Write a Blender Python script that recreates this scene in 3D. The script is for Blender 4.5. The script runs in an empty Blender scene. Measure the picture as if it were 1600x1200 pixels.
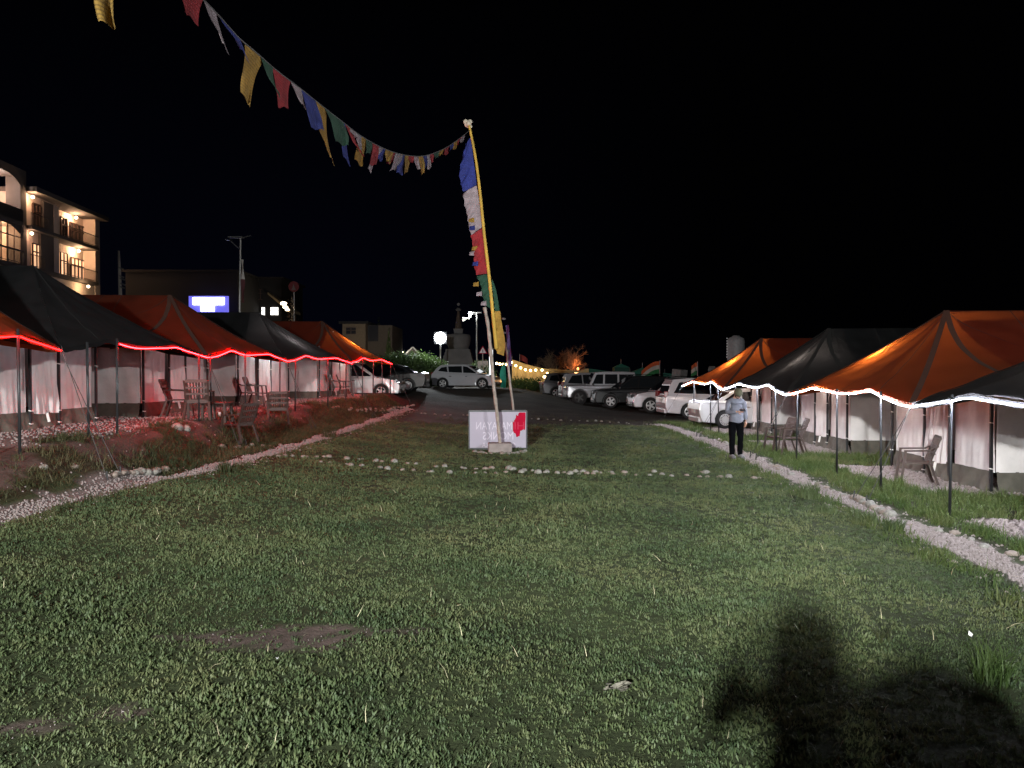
import bpy, bmesh, math, random
import numpy as np
from mathutils import Vector, Matrix
R = math.radians
random.seed(7); rng = np.random.default_rng(11)
scene = bpy.context.scene
COL = scene.collection

# ------------------------------------------------------------------ camera, world, exposure
CAMZ = 2.1; FPX = 1200.0; PITCH = math.atan(18 / 1200)
cd = bpy.data.cameras.new('camera'); cam = bpy.data.objects.new('camera', cd); COL.objects.link(cam)
cd.sensor_fit = 'HORIZONTAL'; cd.sensor_width = 36; cd.lens = 27; cd.clip_start = 0.05; cd.clip_end = 2000
cam.location = (0, 0, CAMZ); cam.rotation_euler = (R(90) - PITCH, 0, 0)
scene.camera = cam
w = bpy.data.worlds.new('World'); scene.world = w; w.use_nodes = True
wn = w.node_tree; bgn = wn.nodes['Background']
tcw = wn.nodes.new('ShaderNodeTexCoord'); sepw = wn.nodes.new('ShaderNodeSeparateXYZ')
wn.links.new(tcw.outputs['Generated'], sepw.inputs[0])
mrw = wn.nodes.new('ShaderNodeMapRange'); mrw.inputs['From Min'].default_value = 0.45; mrw.inputs['From Max'].default_value = -0.02
wn.links.new(sepw.outputs['Z'], mrw.inputs['Value'])
mrx = wn.nodes.new('ShaderNodeMapRange'); mrx.inputs['From Min'].default_value = 0.25; mrx.inputs['From Max'].default_value = -0.2
wn.links.new(sepw.outputs['X'], mrx.inputs['Value'])
mul = wn.nodes.new('ShaderNodeMath'); mul.operation = 'MULTIPLY'
wn.links.new(mrw.outputs[0], mul.inputs[0]); wn.links.new(mrx.outputs[0], mul.inputs[1])
mixw = wn.nodes.new('ShaderNodeMixRGB'); mixw.inputs[1].default_value = (0.00025, 0.00025, 0.0004, 1); mixw.inputs[2].default_value = (0.0008, 0.0011, 0.0034, 1)
wn.links.new(mul.outputs[0], mixw.inputs[0]); wn.links.new(mixw.outputs[0], bgn.inputs['Color']); bgn.inputs['Strength'].default_value = 1.0
scene.view_settings.view_transform = 'Standard'; scene.view_settings.look = 'None'
scene.view_settings.exposure = 0; scene.view_settings.gamma = 1
scene.render.engine = 'CYCLES'
scene.cycles.use_denoising = True
scene.cycles.max_bounces = 6; scene.cycles.diffuse_bounces = 3; scene.cycles.transparent_max_bounces = 12
scene.cycles.sample_clamp_indirect = 3.0
scene.cycles.caustics_reflective = False; scene.cycles.caustics_refractive = False

# ------------------------------------------------------------------ terrain
def sm(a, b, v):
    t = np.clip((np.asarray(v, float) - a) / (b - a), 0, 1); return t * t * (3 - 2 * t)
def frontl(y): return -7.1 + 1.35 * sm(24, 34, y)
def terr(x, y):
    x = np.asarray(x, float); y = np.asarray(y, float)
    rise = 1.08 * sm(26, 50, y)
    base = rise * (1 - .7 * sm(-1, 5, x)) + .3 * sm(2, 6, -x) * (1 - sm(42, 50, y))
    wb = sm(-1.1, 0.1, frontl(y) - x) * (1 - sm(36, 38, y)) * (1 - .25 * (1 - sm(10, 12.5, y)))
    z = base * (1 - wb) + (1.02 + .12 * sm(26, 36, y)) * wb
    z = z + .012 * np.sin(x * 2.1 + 1.3 * np.sin(y * .9)) + .01 * np.sin(y * 2.7 + x)
    return z
def ray(px, py):
    c, s = math.cos(PITCH), math.sin(PITCH)
    a = (px - 800) / FPX; b = (600 - py) / FPX
    return Vector((a, c + b * s, -s + b * c))
def P(px, py, Y):
    d = ray(px, py); t = Y / d.y; return Vector((d.x * t, Y, CAMZ + d.z * t))
def G(px, py, off=0):
    d = ray(px, py); t = 2.0; prev = t
    while t < 120:
        p = d * t
        if CAMZ + p.z <= float(terr(p.x, p.y)) + off:
            lo, hi = prev, t
            for _ in range(20):
                m = (lo + hi) / 2; p = d * m
                if CAMZ + p.z <= float(terr(p.x, p.y)) + off: hi = m
                else: lo = m
            break
        prev = t; t += .25
    p = d * t
    return Vector((p.x, p.y, float(terr(p.x, p.y))))
def T(x, y, dz=0): return Vector((x, y, float(terr(x, y)) + dz))

# ------------------------------------------------------------------ materials
MATS = {}
def mat(name, col, rough=.8, metal=0, emit=None, es=0, var=.15, scale=6, bump=0, bscale=60, trans=0, coat=0, spec=.5, tcol=None):
    if name in MATS: return MATS[name]
    m = bpy.data.materials.new(name); m.use_nodes = True; nt = m.node_tree
    b = nt.nodes['Principled BSDF']
    b.inputs['Roughness'].default_value = rough; b.inputs['Metallic'].default_value = metal
    b.inputs['Specular IOR Level'].default_value = spec
    if coat: b.inputs['Coat Weight'].default_value = coat
    geo = nt.nodes.new('ShaderNodeTexCoord')
    if var > 0:
        n = nt.nodes.new('ShaderNodeTexNoise'); n.inputs['Scale'].default_value = scale; n.inputs['Detail'].default_value = 6
        nt.links.new(geo.outputs['Object'], n.inputs['Vector'])
        cr = nt.nodes.new('ShaderNodeValToRGB')
        cr.color_ramp.elements[0].position = .3; cr.color_ramp.elements[1].position = .7
        cr.color_ramp.elements[0].color = tuple(c * (1 - var) for c in col[:3]) + (1,)
        cr.color_ramp.elements[1].color = tuple(min(1, c * (1 + var)) for c in col[:3]) + (1,)
        nt.links.new(n.outputs['Fac'], cr.inputs[0]); src = cr.outputs[0]
        nt.links.new(src, b.inputs['Base Color'])
    else:
        b.inputs['Base Color'].default_value = tuple(col[:3]) + (1,); src = None
    if bump:
        n2 = nt.nodes.new('ShaderNodeTexNoise'); n2.inputs['Scale'].default_value = bscale; n2.inputs['Detail'].default_value = 4
        nt.links.new(geo.outputs['Object'], n2.inputs['Vector'])
        bp = nt.nodes.new('ShaderNodeBump'); bp.inputs['Strength'].default_value = bump; bp.inputs['Distance'].default_value = .03
        nt.links.new(n2.outputs['Fac'], bp.inputs['Height']); nt.links.new(bp.outputs[0], b.inputs['Normal'])
    if emit:
        b.inputs['Emission Color'].default_value = tuple(emit) + (1,); b.inputs['Emission Strength'].default_value = es
    if trans:
        out = nt.nodes['Material Output']; tr = nt.nodes.new('ShaderNodeBsdfTranslucent'); mx = nt.nodes.new('ShaderNodeMixShader')
        mx.inputs[0].default_value = trans
        if tcol: tr.inputs['Color'].default_value = tuple(tcol)+(1,)
        elif src: nt.links.new(src, tr.inputs['Color'])
        else: tr.inputs['Color'].default_value = tuple(col[:3]) + (1,)
        nt.links.new(b.outputs[0], mx.inputs[1]); nt.links.new(tr.outputs[0], mx.inputs[2]); nt.links.new(mx.outputs[0], out.inputs['Surface'])
    MATS[name] = m; return m
M_pole = mat('dark_steel', (.03, .032, .035), .45, .4)
M_pipe = mat('galvanised', (.22, .22, .22), .4, .7)
M_white = mat('white_canvas', (.72, .69, .69), .9, var=.14, scale=2.2, bump=.4, bscale=9, trans=.2)
M_skirt = mat('olive_skirt', (.085, .08, .065), .9, var=.2, scale=5, bump=.4, bscale=9)
M_orange = mat('orange_canvas', (.07, .0155, .007), .85, var=.35, scale=2.4, bump=.35, bscale=4, trans=.45, spec=.2, tcol=(.66, .14, .02))
M_dark = mat('dark_canvas', (.009, .0095, .0105), .9, var=.4, scale=2.6, bump=.3, bscale=4, trans=.3, spec=.15, tcol=(.07,.068,.07))
M_band_o = mat('orange_seam', (.045, .013, .006), .9)
M_band_d = mat('dark_seam', (.006, .006, .006), .9)
M_led_w = mat('led_white', (.9, .9, .9), .5, emit=(.86, .88, 1.0), es=420, var=0)
M_led_r = mat('led_red', (.9, .1, .1), .5, emit=(1.0, .0018, .0024), es=320, var=0)
M_led_d = mat('led_red_dim', (.9, .1, .1), .5, emit=(1.0, .0012, .0016), es=60, var=0)
M_chair = mat('brown_plastic', (.036, .018, .013), .6, var=.1)
M_wood = mat('weathered_pole', (.25, .215, .185), .8, var=.35, scale=9, bump=.5, bscale=20)
M_stone = mat('river_stone', (.21, .205, .185), .8, var=.3, scale=5, bump=.3, bscale=14)
M_conc = mat('concrete', (.24, .21, .2), .9, var=.2, scale=6, bump=.3)
M_rope = mat('rope', (.05, .05, .05), .9, var=0)
M_tie = mat('white_tie', (.75, .74, .72), .8, var=0)

# ------------------------------------------------------------------ object helpers
def tag(o, label=None, cat=None, group=None, kind=None):
    if label: o['label'] = label
    if cat: o['category'] = cat
    if group: o['group'] = group
    if kind: o['kind'] = kind
    return o
def thing(name, label, cat, loc=(0, 0, 0), rz=0, group=None):
    o = bpy.data.objects.new(name, None); COL.objects.link(o); o.location = loc; o.rotation_euler = (0, 0, rz)
    o.empty_display_size = .1
    return tag(o, label, cat, group)
def obj(name, verts, faces, m, parent=None, off=None, smooth=False):
    """one mesh object; with off the vertices are given in world space and shifted by -off"""
    me = bpy.data.meshes.new(name)
    if off is not None: verts = [Vector(v) - Vector(off) for v in verts]
    me.from_pydata([tuple(v) for v in verts], [], [tuple(f) for f in faces])
    if smooth: me.polygons.foreach_set('use_smooth', [True] * len(me.polygons))
    for mm in (m if isinstance(m, (list, tuple)) else [m]): me.materials.append(mm)
    o = bpy.data.objects.new(name, me); COL.objects.link(o)
    if parent: o.parent = parent
    me.update(); return o
class MB:
    def __init__(s): s.v = []; s.f = []
    def add(s, v, f):
        n = len(s.v); s.v += [Vector(p) for p in v]; s.f += [tuple(i + n for i in q) for q in f]; return s
    def box(s, c, d, rz=0, rx=0, ry=0):
        m = Matrix.Rotation(rz, 3, 'Z') @ Matrix.Rotation(ry, 3, 'Y') @ Matrix.Rotation(rx, 3, 'X')
        x, y, z = [k / 2 for k in d]
        v = [Vector(c) + m @ Vector(p) for p in ((-x,-y,-z),(x,-y,-z),(x,y,-z),(-x,y,-z),(-x,-y,z),(x,-y,z),(x,y,z),(-x,y,z))]
        return s.add(v, [(0,3,2,1),(4,5,6,7),(0,1,5,4),(1,2,6,5),(2,3,7,6),(3,0,4,7)])
    def beam(s, a, b, wd, hd=None):
        a = Vector(a); b = Vector(b); hd = hd or wd; d = (b - a).normalized()
        up = Vector((0, 0, 1)) if abs(d.z) < .95 else Vector((0, 1, 0))
        r = d.cross(up).normalized() * wd / 2; u = r.cross(d).normalized() * hd / 2
        v = [a-r-u, a+r-u, a+r+u, a-r+u, b-r-u, b+r-u, b+r+u, b-r+u]
        return s.add(v, [(0,3,2,1),(4,5,6,7),(0,1,5,4),(1,2,6,5),(2,3,7,6),(3,0,4,7)])
    def tube(s, pts, r, n=8, caps=True):
        pts = [Vector(p) for p in pts]; rr = r if isinstance(r, (list, tuple)) else [r] * len(pts)
        ring = []; ref = None
        for i, p in enumerate(pts):
            d = (pts[min(i+1, len(pts)-1)] - pts[max(i-1, 0)]).normalized()
            if ref is None: ref = Vector((0, 0, 1)) if abs(d.z) < .9 else Vector((1, 0, 0))
            a = d.cross(ref).normalized(); b = d.cross(a).normalized(); ref = -b if False else ref
            ring.append([p + (a * math.cos(2*math.pi*k/n) + b * math.sin(2*math.pi*k/n)) * rr[i] for k in range(n)])
        v = [q for rg in ring for q in rg]
        f = [(i*n+k, i*n+(k+1) % n, (i+1)*n+(k+1) % n, (i+1)*n+k) for i in range(len(pts)-1) for k in range(n)]
        if caps: f += [tuple(range(n))[::-1], tuple((len(pts)-1)*n + k for k in range(n))]
        return s.add(v, f)
    def lathe(s, prof, c=(0,0,0), n=16, axis='Z'):
        v = []
        for r, h in prof:
            for k in range(n):
                a = 2*math.pi*k/n
                p = Vector((r*math.cos(a), r*math.sin(a), h))
                if axis == 'Y': p = Vector((p.x, p.z, p.y))
                if axis == 'X': p = Vector((p.z, p.x, p.y))
                v.append(Vector(c) + p)
        f = [(i*n+k, i*n+(k+1) % n, (i+1)*n+(k+1) % n, (i+1)*n+k) for i in range(len(prof)-1) for k in range(n)]
        f += [tuple(range(n)), tuple((len(prof)-1)*n+k for k in range(n))]
        return s.add(v, f)
    def sphere(s, c, r, n=8, m=12, sc=(1,1,1)):
        prof = []
        v = [Vector(c)+Vector((0,0,-r*sc[2]))]
        for i in range(1, n):
            t = math.pi*i/n - math.pi/2
            for k in range(m):
                a = 2*math.pi*k/m
                v.append(Vector(c)+Vector((r*sc[0]*math.cos(t)*math.cos(a), r*sc[1]*math.cos(t)*math.sin(a), r*sc[2]*math.sin(t))))
        v.append(Vector(c)+Vector((0,0,r*sc[2])))
        f = [(0, 1+(k+1) % m, 1+k) for k in range(m)]
        for i in range(n-2): f += [(1+i*m+k, 1+i*m+(k+1) % m, 1+(i+1)*m+(k+1) % m, 1+(i+1)*m+k) for k in range(m)]
        e = len(v)-1; f += [(1+(n-2)*m+k, 1+(n-2)*m+(k+1) % m, e) for k in range(m)]
        return s.add(v, f)
    def build(s, name, m, parent=None, off=None, smooth=False): return obj(name, s.v, s.f, m, parent, off, smooth)
def bevel(o, wd, seg=2, ang=40):
    b = o.modifiers.new('bevel', 'BEVEL'); b.width = wd; b.segments = seg; b.limit_method = 'ANGLE'; b.angle_limit = R(ang); return o
def copy_tree(o, parent=None):
    c = o.copy(); COL.objects.link(c); c.parent = parent
    for ch in o.children: copy_tree(ch, c)
    return c
def lamp(kind, loc, energy, col, radius=.1, parent=None, name='lamp_light'):
    l = bpy.data.lights.new(name, kind); l.energy = energy; l.color = col
    if kind in ('POINT', 'SPOT'): l.shadow_soft_size = radius
    o = bpy.data.objects.new(name, l); COL.objects.link(o); o.location = loc
    if parent: o.parent = parent
    return o
def grid(nu, nv, fn):
    v = [fn(i/nu, j/nv) for i in range(nu+1) for j in range(nv+1)]
    f = [(i*(nv+1)+j, (i+1)*(nv+1)+j, (i+1)*(nv+1)+j+1, i*(nv+1)+j+1) for i in range(nu) for j in range(nv)]
    return v, f
def catmull(pts, n):
    out = []; pts = [Vector(p) for p in pts]
    for i in range(len(pts)-1):
        p0 = pts[max(i-1, 0)]; p1 = pts[i]; p2 = pts[i+1]; p3 = pts[min(i+2, len(pts)-1)]
        for k in range(n):
            t = k/n
            out.append(.5*((2*p1)+(p2-p0)*t+(2*p0-5*p1+4*p2-p3)*t*t+(3*p1-p0-3*p2+p3)*t**3))
    out.append(pts[-1]); return out

# ------------------------------------------------------------------ main flood lamp behind the camera (its throw lights the lawn; it casts the photographer's shadow)
FL = Vector((-4.2, -11.8, 5.3))
fl = thing('flood_light', 'tall flood light post standing behind the viewpoint that lights the lawn', 'flood light', (FL.x, FL.y, 0))
MB().tube([(0,0,-.3),(0,0,5.5)], [.07,.05], 12).build('pole', M_pipe, fl)
hd = MB().box((0, 0, 5.3), (.5, .16, .4), rz=-.36, rx=-.2).build('lamp_head', M_pole, fl)
sp = lamp('SPOT', (.12, .3, 5.3), 41000, (.97, .98, .94), .27, fl, 'lamp_light')
sp.data.spot_size = R(90); sp.data.spot_blend = 1
sp.rotation_euler = (Vector((1.0, 12.5, -3.4)) - FL).to_track_quat('-Z', 'Y').to_euler()

FL2 = Vector((9.0, 0.5, 4.9))
fl2 = thing('flood_light', 'second flood light on a post right of the viewpoint, outside the frame', 'flood light', (FL2.x, FL2.y, 0))
MB().tube([(0,0,-.3),(0,0,5.1)], [.06,.05], 12).build('pole', M_pipe, fl2)
MB().box((0, 0, 4.9), (.4, .16, .3), rz=.5, rx=-.2).build('lamp_head', M_pole, fl2)
s2 = lamp('SPOT', (-.12, .25, 4.9), 7500, (1.0, .96, .93), .12, fl2, 'lamp_light')
s2.data.spot_size = R(58); s2.data.spot_blend = .7
s2.rotation_euler = (Vector((-9, 21, 2.2)) - FL2).to_track_quat('-Z', 'Y').to_euler()

# ------------------------------------------------------------------ ground sheet
PATH_R = [G(*p) for p in ((1790,1010),(1660,935),(1590,898),(1500,860),(1400,815),(1300,775),(1215,737),(1150,708),(1100,688),(1062,674),(1030,665))]
PATH_L = [G(*p) for p in ((-200,850),(-80,828),(0,812),(75,793),(150,773),(230,753),(300,740),(380,721),(440,704),(520,680),(575,662),(620,646),(655,634))]
def xy(a): return np.array([[p.x, p.y] for p in a])
PR = xy(catmull(PATH_R, 6)); PL = xy(catmull(PATH_L, 6))
def dline(x, y, L):
    """signed distance to a polyline: + on the right of it"""
    x = np.asarray(x, float); y = np.asarray(y, float); best = np.full(x.shape, 1e9); sg = np.ones(x.shape)
    for a, b in zip(L[:-1], L[1:]):
        d = b - a; t = np.clip(((x-a[0])*d[0]+(y-a[1])*d[1])/(d@d), 0, 1)
        ex = x-a[0]-t*d[0]; ey = y-a[1]-t*d[1]; q = np.hypot(ex, ey)
        c = d[0]*(y-a[1])-d[1]*(x-a[0])
        m = q < best; best = np.where(m, q, best); sg = np.where(m, np.where(c > 0, -1, 1), sg)
    return best*sg
def wob(x, y): return .5*np.sin(x*3.1+y*1.7)+.3*np.sin(x*7.3-y*5.1+1)+.2*np.sin(y*11.7+x*2.3)
PADS = [(6.35, 9.4, 6.3, 10.9), (7.15, 9.6, 13.2, 17.4), (7.2, 9.6, 19.5, 23.6), (7.0, 9.6, 25.4, 29.6)]
BARE = [(G(455,1012), .62, .30), (G(330,1000), .38, .12), (G(515,985), .5, .14), (G(635,992), .14, .1), (G(190,1115), .16, .09), (G(60,1150), .2, .1)]
def masks(x, y):
    dr = dline(x, y, PR); dl = dline(x, y, PL); wb = wob(x, y)
    far = sm(29.2, 30.2, y + .25*wb - .07*x)
    wr = .26 + .14*wb; pr = (np.abs(dr) < wr) & (y < 30.5)
    pl = (np.abs(dl) < .22+.14*wb) & (y < 34)
    pad = np.zeros(np.shape(x), bool)
    for a, b, c, d in PADS:
        pad |= (x > a+.12*wb) & (x < b) & (y > c+.15*wb) & (y < d+.15*wb)
    side = frontl(y)
    padl = (x < side-.15+.35*wb) & (x > side-3.2) & (y > 11.6) & (y < 35.5)
    dirtl = (x < side+.4+.3*wb) & (x > side-.6) & (y > 9) & (y < 26) & (wb > -.35)
    bare = np.zeros(np.shape(x))
    for p, rx, ry in BARE:
        q = ((x-p.x)/rx)**2+((y-p.y)/ry)**2; bare = np.maximum(bare, np.clip(1.25-q-.55*np.sin(x*23+y*9)*np.sin(y*31-x*7)-.35*np.sin(x*61+y*37)*np.sin(y*71-x*47), 0, 1))
    return dr, dl, wb, far, pr, pl, pad, padl, dirtl, bare
xs = np.concatenate([np.linspace(-260,-20,25), np.arange(-19.5,-10,.5), np.arange(-10,10.01,.12), np.arange(10.5,20,.5), np.linspace(21,260,24)])
ys = np.concatenate([np.linspace(-60,0,16), np.arange(.5,3,.5), np.arange(3,34,.12), np.arange(34,56,.4), np.linspace(57,420,40)])
XX, YY = np.meshgrid(xs, ys, indexing='ij'); ZZ = terr(XX, YY)
nx, ny = len(xs), len(ys)
gme = bpy.data.meshes.new('ground')
gv = np.stack([XX, YY, ZZ], -1).reshape(-1, 3)
ii, jj = np.meshgrid(np.arange(nx-1), np.arange(ny-1), indexing='ij'); a = (ii*ny+jj).ravel()
gf = np.stack([a, a+ny, a+ny+1, a+1], -1)
gme.from_pydata(gv.tolist(), [], gf.tolist())
gme.polygons.foreach_set('use_smooth', [True]*len(gme.polygons))
dr, dl, wb, far, pr, pl, pad, padl, dirtl, bare = masks(XX, YY)
def C(r, g, b): return np.array([r, g, b])
SOILG = C(.030, .034, .018); LAWN = C(.040, .052, .024); DIRT = C(.13, .098, .088); PARK = C(.036, .031, .026); GRAV = C(.15, .127, .122)
cc = np.broadcast_to(LAWN, XX.shape+(3,)).copy()
out = (dr > .4) | (dl < -.3); cc[out] = SOILG
DIRTL = C(.085, .064, .055); cc[dirtl] = DIRTL; cc[dl < -.3] = np.where(dirtl[dl < -.3][:, None], DIRTL, C(.04, .034, .02))
cc = cc*(1-far[..., None])+PARK*far[..., None]
cc = cc*(1-bare[..., None])+DIRT*.95*bare[..., None]
for m_ in (pr, pl, pad, padl): cc[m_] = GRAV
lf = sm(3,5,-XX)*(YY > 34); cc = cc*(1-lf[...,None]) + PARK*lf[...,None]
ca = gme.color_attributes.new('ground_colour', 'FLOAT_COLOR', 'POINT')
ca.data.foreach_set('color', np.concatenate([cc, np.ones(XX.shape+(1,))], -1).reshape(-1).astype(np.float32))
gm = bpy.data.materials.new('ground'); gm.use_nodes = True; nt = gm.node_tree; b = nt.nodes['Principled BSDF']; b.inputs['Roughness'].default_value = .95
b.inputs['Specular IOR Level'].default_value = .15
at = nt.nodes.new('ShaderNodeAttribute'); at.attribute_name = 'ground_colour'
tc = nt.nodes.new('ShaderNodeTexCoord')
n1 = nt.nodes.new('ShaderNodeTexNoise'); n1.inputs['Scale'].default_value = 24; n1.inputs['Detail'].default_value = 8; n1.inputs['Roughness'].default_value = .7
n0 = nt.nodes.new('ShaderNodeTexNoise'); n0.inputs['Scale'].default_value = .9; n0.inputs['Detail'].default_value = 5
for n_ in (n0, n1): nt.links.new(tc.outputs['Object'], n_.inputs['Vector'])
ad = nt.nodes.new('ShaderNodeMath'); ad.operation = 'ADD'; nt.links.new(n0.outputs['Fac'], ad.inputs[0]); nt.links.new(n1.outputs['Fac'], ad.inputs[1])
mr = nt.nodes.new('ShaderNodeMapRange'); mr.inputs['From Min'].default_value = .7; mr.inputs['From Max'].default_value = 1.3; mr.inputs['To Min'].default_value = .55; mr.inputs['To Max'].default_value = 1.45
nt.links.new(ad.outputs[0], mr.inputs['Value'])
vm = nt.nodes.new('ShaderNodeVectorMath'); vm.operation = 'SCALE'; nt.links.new(at.outputs['Color'], vm.inputs[0]); nt.links.new(mr.outputs[0], vm.inputs['Scale'])
nt.links.new(vm.outputs[0], b.inputs['Base Color'])
bp = nt.nodes.new('ShaderNodeBump'); bp.inputs['Strength'].default_value = .7; bp.inputs['Distance'].default_value = .03
nt.links.new(n1.outputs['Fac'], bp.inputs['Height']); nt.links.new(bp.outputs[0], b.inputs['Normal'])
gme.materials.append(gm)
go = bpy.data.objects.new('ground', gme); COL.objects.link(go); tag(go, kind='structure')

# ------------------------------------------------------------------ scattered stuff (grass, gravel) through instances on points
def scatter(name, cat, label, pos, scl, protos, m, tilt=.25):
    me = bpy.data.meshes.new(name); me.from_pydata(pos.tolist(), [], [])
    at = me.attributes.new('scl', 'FLOAT', 'POINT'); at.data.foreach_set('value', scl.astype(np.float32))
    rot = np.stack([rng.normal(0, tilt, len(pos)), rng.normal(0, tilt, len(pos)), rng.uniform(0, 6.283, len(pos))], -1).astype(np.float32)
    ar = me.attributes.new('rot', 'FLOAT_VECTOR', 'POINT'); ar.data.foreach_set('vector', rot.ravel())
    o = bpy.data.objects.new(name, me); COL.objects.link(o); tag(o, label, cat, kind='stuff')
    pc = bpy.data.collections.new(name+'_pieces')
    for k, (v, f) in enumerate(protos):
        pm = bpy.data.meshes.new(name+'_piece'); pm.from_pydata([tuple(q) for q in v], [], f); pm.materials.append(m)
        if 'gravel' in name: pm.polygons.foreach_set('use_smooth', [True]*len(pm.polygons))
        pc.objects.link(bpy.data.objects.new(name+'_piece', pm))
    ng = bpy.data.node_groups.new(name, 'GeometryNodeTree')
    ng.interface.new_socket('Geometry', in_out='INPUT', socket_type='NodeSocketGeometry')
    ng.interface.new_socket('Geometry', in_out='OUTPUT', socket_type='NodeSocketGeometry')
    N = ng.nodes; L = ng.links
    gi = N.new('NodeGroupInput'); gout = N.new('NodeGroupOutput'); iop = N.new('GeometryNodeInstanceOnPoints')
    ci = N.new('GeometryNodeCollectionInfo'); ci.inputs['Collection'].default_value = pc
    ci.inputs['Separate Children'].default_value = True; ci.inputs['Reset Children'].default_value = True
    iop.inputs['Pick Instance'].default_value = True
    na = N.new('GeometryNodeInputNamedAttribute'); na.data_type = 'FLOAT'; na.inputs['Name'].default_value = 'scl'
    nr = N.new('GeometryNodeInputNamedAttribute'); nr.data_type = 'FLOAT_VECTOR'; nr.inputs['Name'].default_value = 'rot'
    ri = N.new('FunctionNodeRandomValue'); ri.data_type = 'INT'; ri.inputs['Min'].default_value = 0
    for s_ in ri.inputs:
        if s_.name == 'Max' and s_.type == 'INT': s_.default_value = len(protos)-1
        if s_.name == 'Min' and s_.type == 'INT': s_.default_value = 0
    L.new(gi.outputs[0], iop.inputs['Points']); L.new(ci.outputs[0], iop.inputs['Instance'])
    L.new([s_ for s_ in ri.outputs if s_.type == 'INT'][0], iop.inputs['Instance Index'])
    L.new([s_ for s_ in na.outputs if s_.name == 'Attribute' and s_.enabled][0], iop.inputs['Scale'])
    L.new([s_ for s_ in nr.outputs if s_.name == 'Attribute' and s_.enabled][0], iop.inputs['Rotation'])
    L.new(iop.outputs[0], gout.inputs[0])
    o.modifiers.new('scatter', 'NODES').node_group = ng
    return o
def blades(n, rad, h0, h1, wd, lean, leafy=False):
    v = []; f = []
    for _ in range(n):
        a = random.uniform(0, 6.28); r = rad*math.sqrt(random.random()); c = Vector((r*math.cos(a), r*math.sin(a), -.01))
        h = random.uniform(h0, h1); d = random.uniform(0, 6.28); ln = h*random.uniform(.3, 1)*lean
        D = Vector((math.cos(d), math.sin(d), 0)); S = Vector((-D.y, D.x, 0))*wd*random.uniform(.7, 1.2)/2
        k = len(v)
        if leafy: v += [c-S*.3, c+S*.3, c+D*ln*.45+Vector((0,0,h*.6))+S, c+D*ln*.45+Vector((0,0,h*.6))-S, c+D*ln+Vector((0,0,h))]
        else: v += [c-S, c+S, c+D*ln*.35+Vector((0,0,h*.6))+S*.8, c+D*ln*.35+Vector((0,0,h*.6))-S*.8, c+D*ln+Vector((0,0,h))]
        f += [(k, k+1, k+2, k+3), (k+3, k+2, k+4)]
    return v, f
def grass_mat(name, c0, c1, c2, tr=.3):
    m = bpy.data.materials.new(name); m.use_nodes = True; nt = m.node_tree; b = nt.nodes['Principled BSDF']
    b.inputs['Roughness'].default_value = .6; b.inputs['Specular IOR Level'].default_value = .35
    ge = nt.nodes.new('ShaderNodeNewGeometry'); oi = nt.nodes.new('ShaderNodeObjectInfo')
    n = nt.nodes.new('ShaderNodeTexNoise'); n.inputs['Scale'].default_value = .7; n.inputs['Detail'].default_value = 8
    nt.links.new(ge.outputs['Position'], n.inputs['Vector'])
    a = nt.nodes.new('ShaderNodeMath'); a.operation = 'MULTIPLY_ADD'; a.inputs[1].default_value = .38; nt.links.new(oi.outputs['Random'], a.inputs[0])
    nn = nt.nodes.new('ShaderNodeMath'); nn.operation = 'MULTIPLY_ADD'; nn.inputs[1].default_value = 1.7; nn.inputs[2].default_value = -.55
    nt.links.new(n.outputs['Fac'], nn.inputs[0]); nt.links.new(nn.outputs[0], a.inputs[2])
    cr = nt.nodes.new('ShaderNodeValToRGB'); e = cr.color_ramp.elements
    e[0].position = .1; e[0].color = c0+(1,); e[1].position = .95; e[1].color = c2+(1,)
    q = cr.color_ramp.elements.new(.5); q.color = c1+(1,)
    nt.links.new(a.outputs[0], cr.inputs[0]); nt.links.new(cr.outputs[0], b.inputs['Base Color'])
    t = nt.nodes.new('ShaderNodeBsdfTranslucent'); mx = nt.nodes.new('ShaderNodeMixShader'); mx.inputs[0].default_value = tr
    nt.links.new(cr.outputs[0], t.inputs['Color']); nt.links.new(b.outputs[0], mx.inputs[1]); nt.links.new(t.outputs[0], mx.inputs[2])
    nt.links.new(mx.outputs[0], nt.nodes['Material Output'].inputs['Surface']); return m
MG = grass_mat('lawn_grass', (.046, .078, .035), (.088, .122, .052), (.160, .172, .080))
MGR = grass_mat('strip_grass', (.045, .085, .022), (.085, .125, .035), (.13, .14, .06))
MGL = grass_mat('bank_grass', (.035, .052, .02), (.065, .07, .03), (.12, .105, .055))
def pts_in(x0, x1, y0, y1, dens):
    n = int((x1-x0)*(y1-y0)*dens); return rng.uniform(x0, x1, n), rng.uniform(y0, y1, n)
PX = []; PSC = []
for (y0, y1, dens, sc) in ((3.2, 6, 520, .95), (6, 9.5, 400, 1.0), (9.5, 15, 260, 1.1), (15, 22, 150, 1.3), (22, 30.2, 90, 1.5)):
    x, y = pts_in(-8, 8, y0, y1, dens)
    k = np.abs(x) < y*.72+1.2; x, y = x[k], y[k]
    dr, dl, wb, far, pr, pl, pad, padl, dirtl, bare = masks(x, y)
    k = (dr < -.28-.1*wb) & (dl > .22+.1*wb) & (far < rng.uniform(0, 1, len(x))) & (bare*.9 < rng.uniform(0, 1, len(x)))
    k &= (np.sin(x*1.9+2*np.sin(y*1.1))*np.sin(y*2.3+x*.7) > -.93) | (rng.uniform(0, 1, len(x)) < .5)
    x, y = x[k], y[k]; PX.append(np.stack([x, y, terr(x, y)], -1)); PSC.append(.9*sc*rng.uniform(.55, 1.35, len(x))*(1+.25*np.sin(x*2.2+y)*np.sin(y*1.7)))
lawn_pos = np.concatenate(PX)
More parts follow.
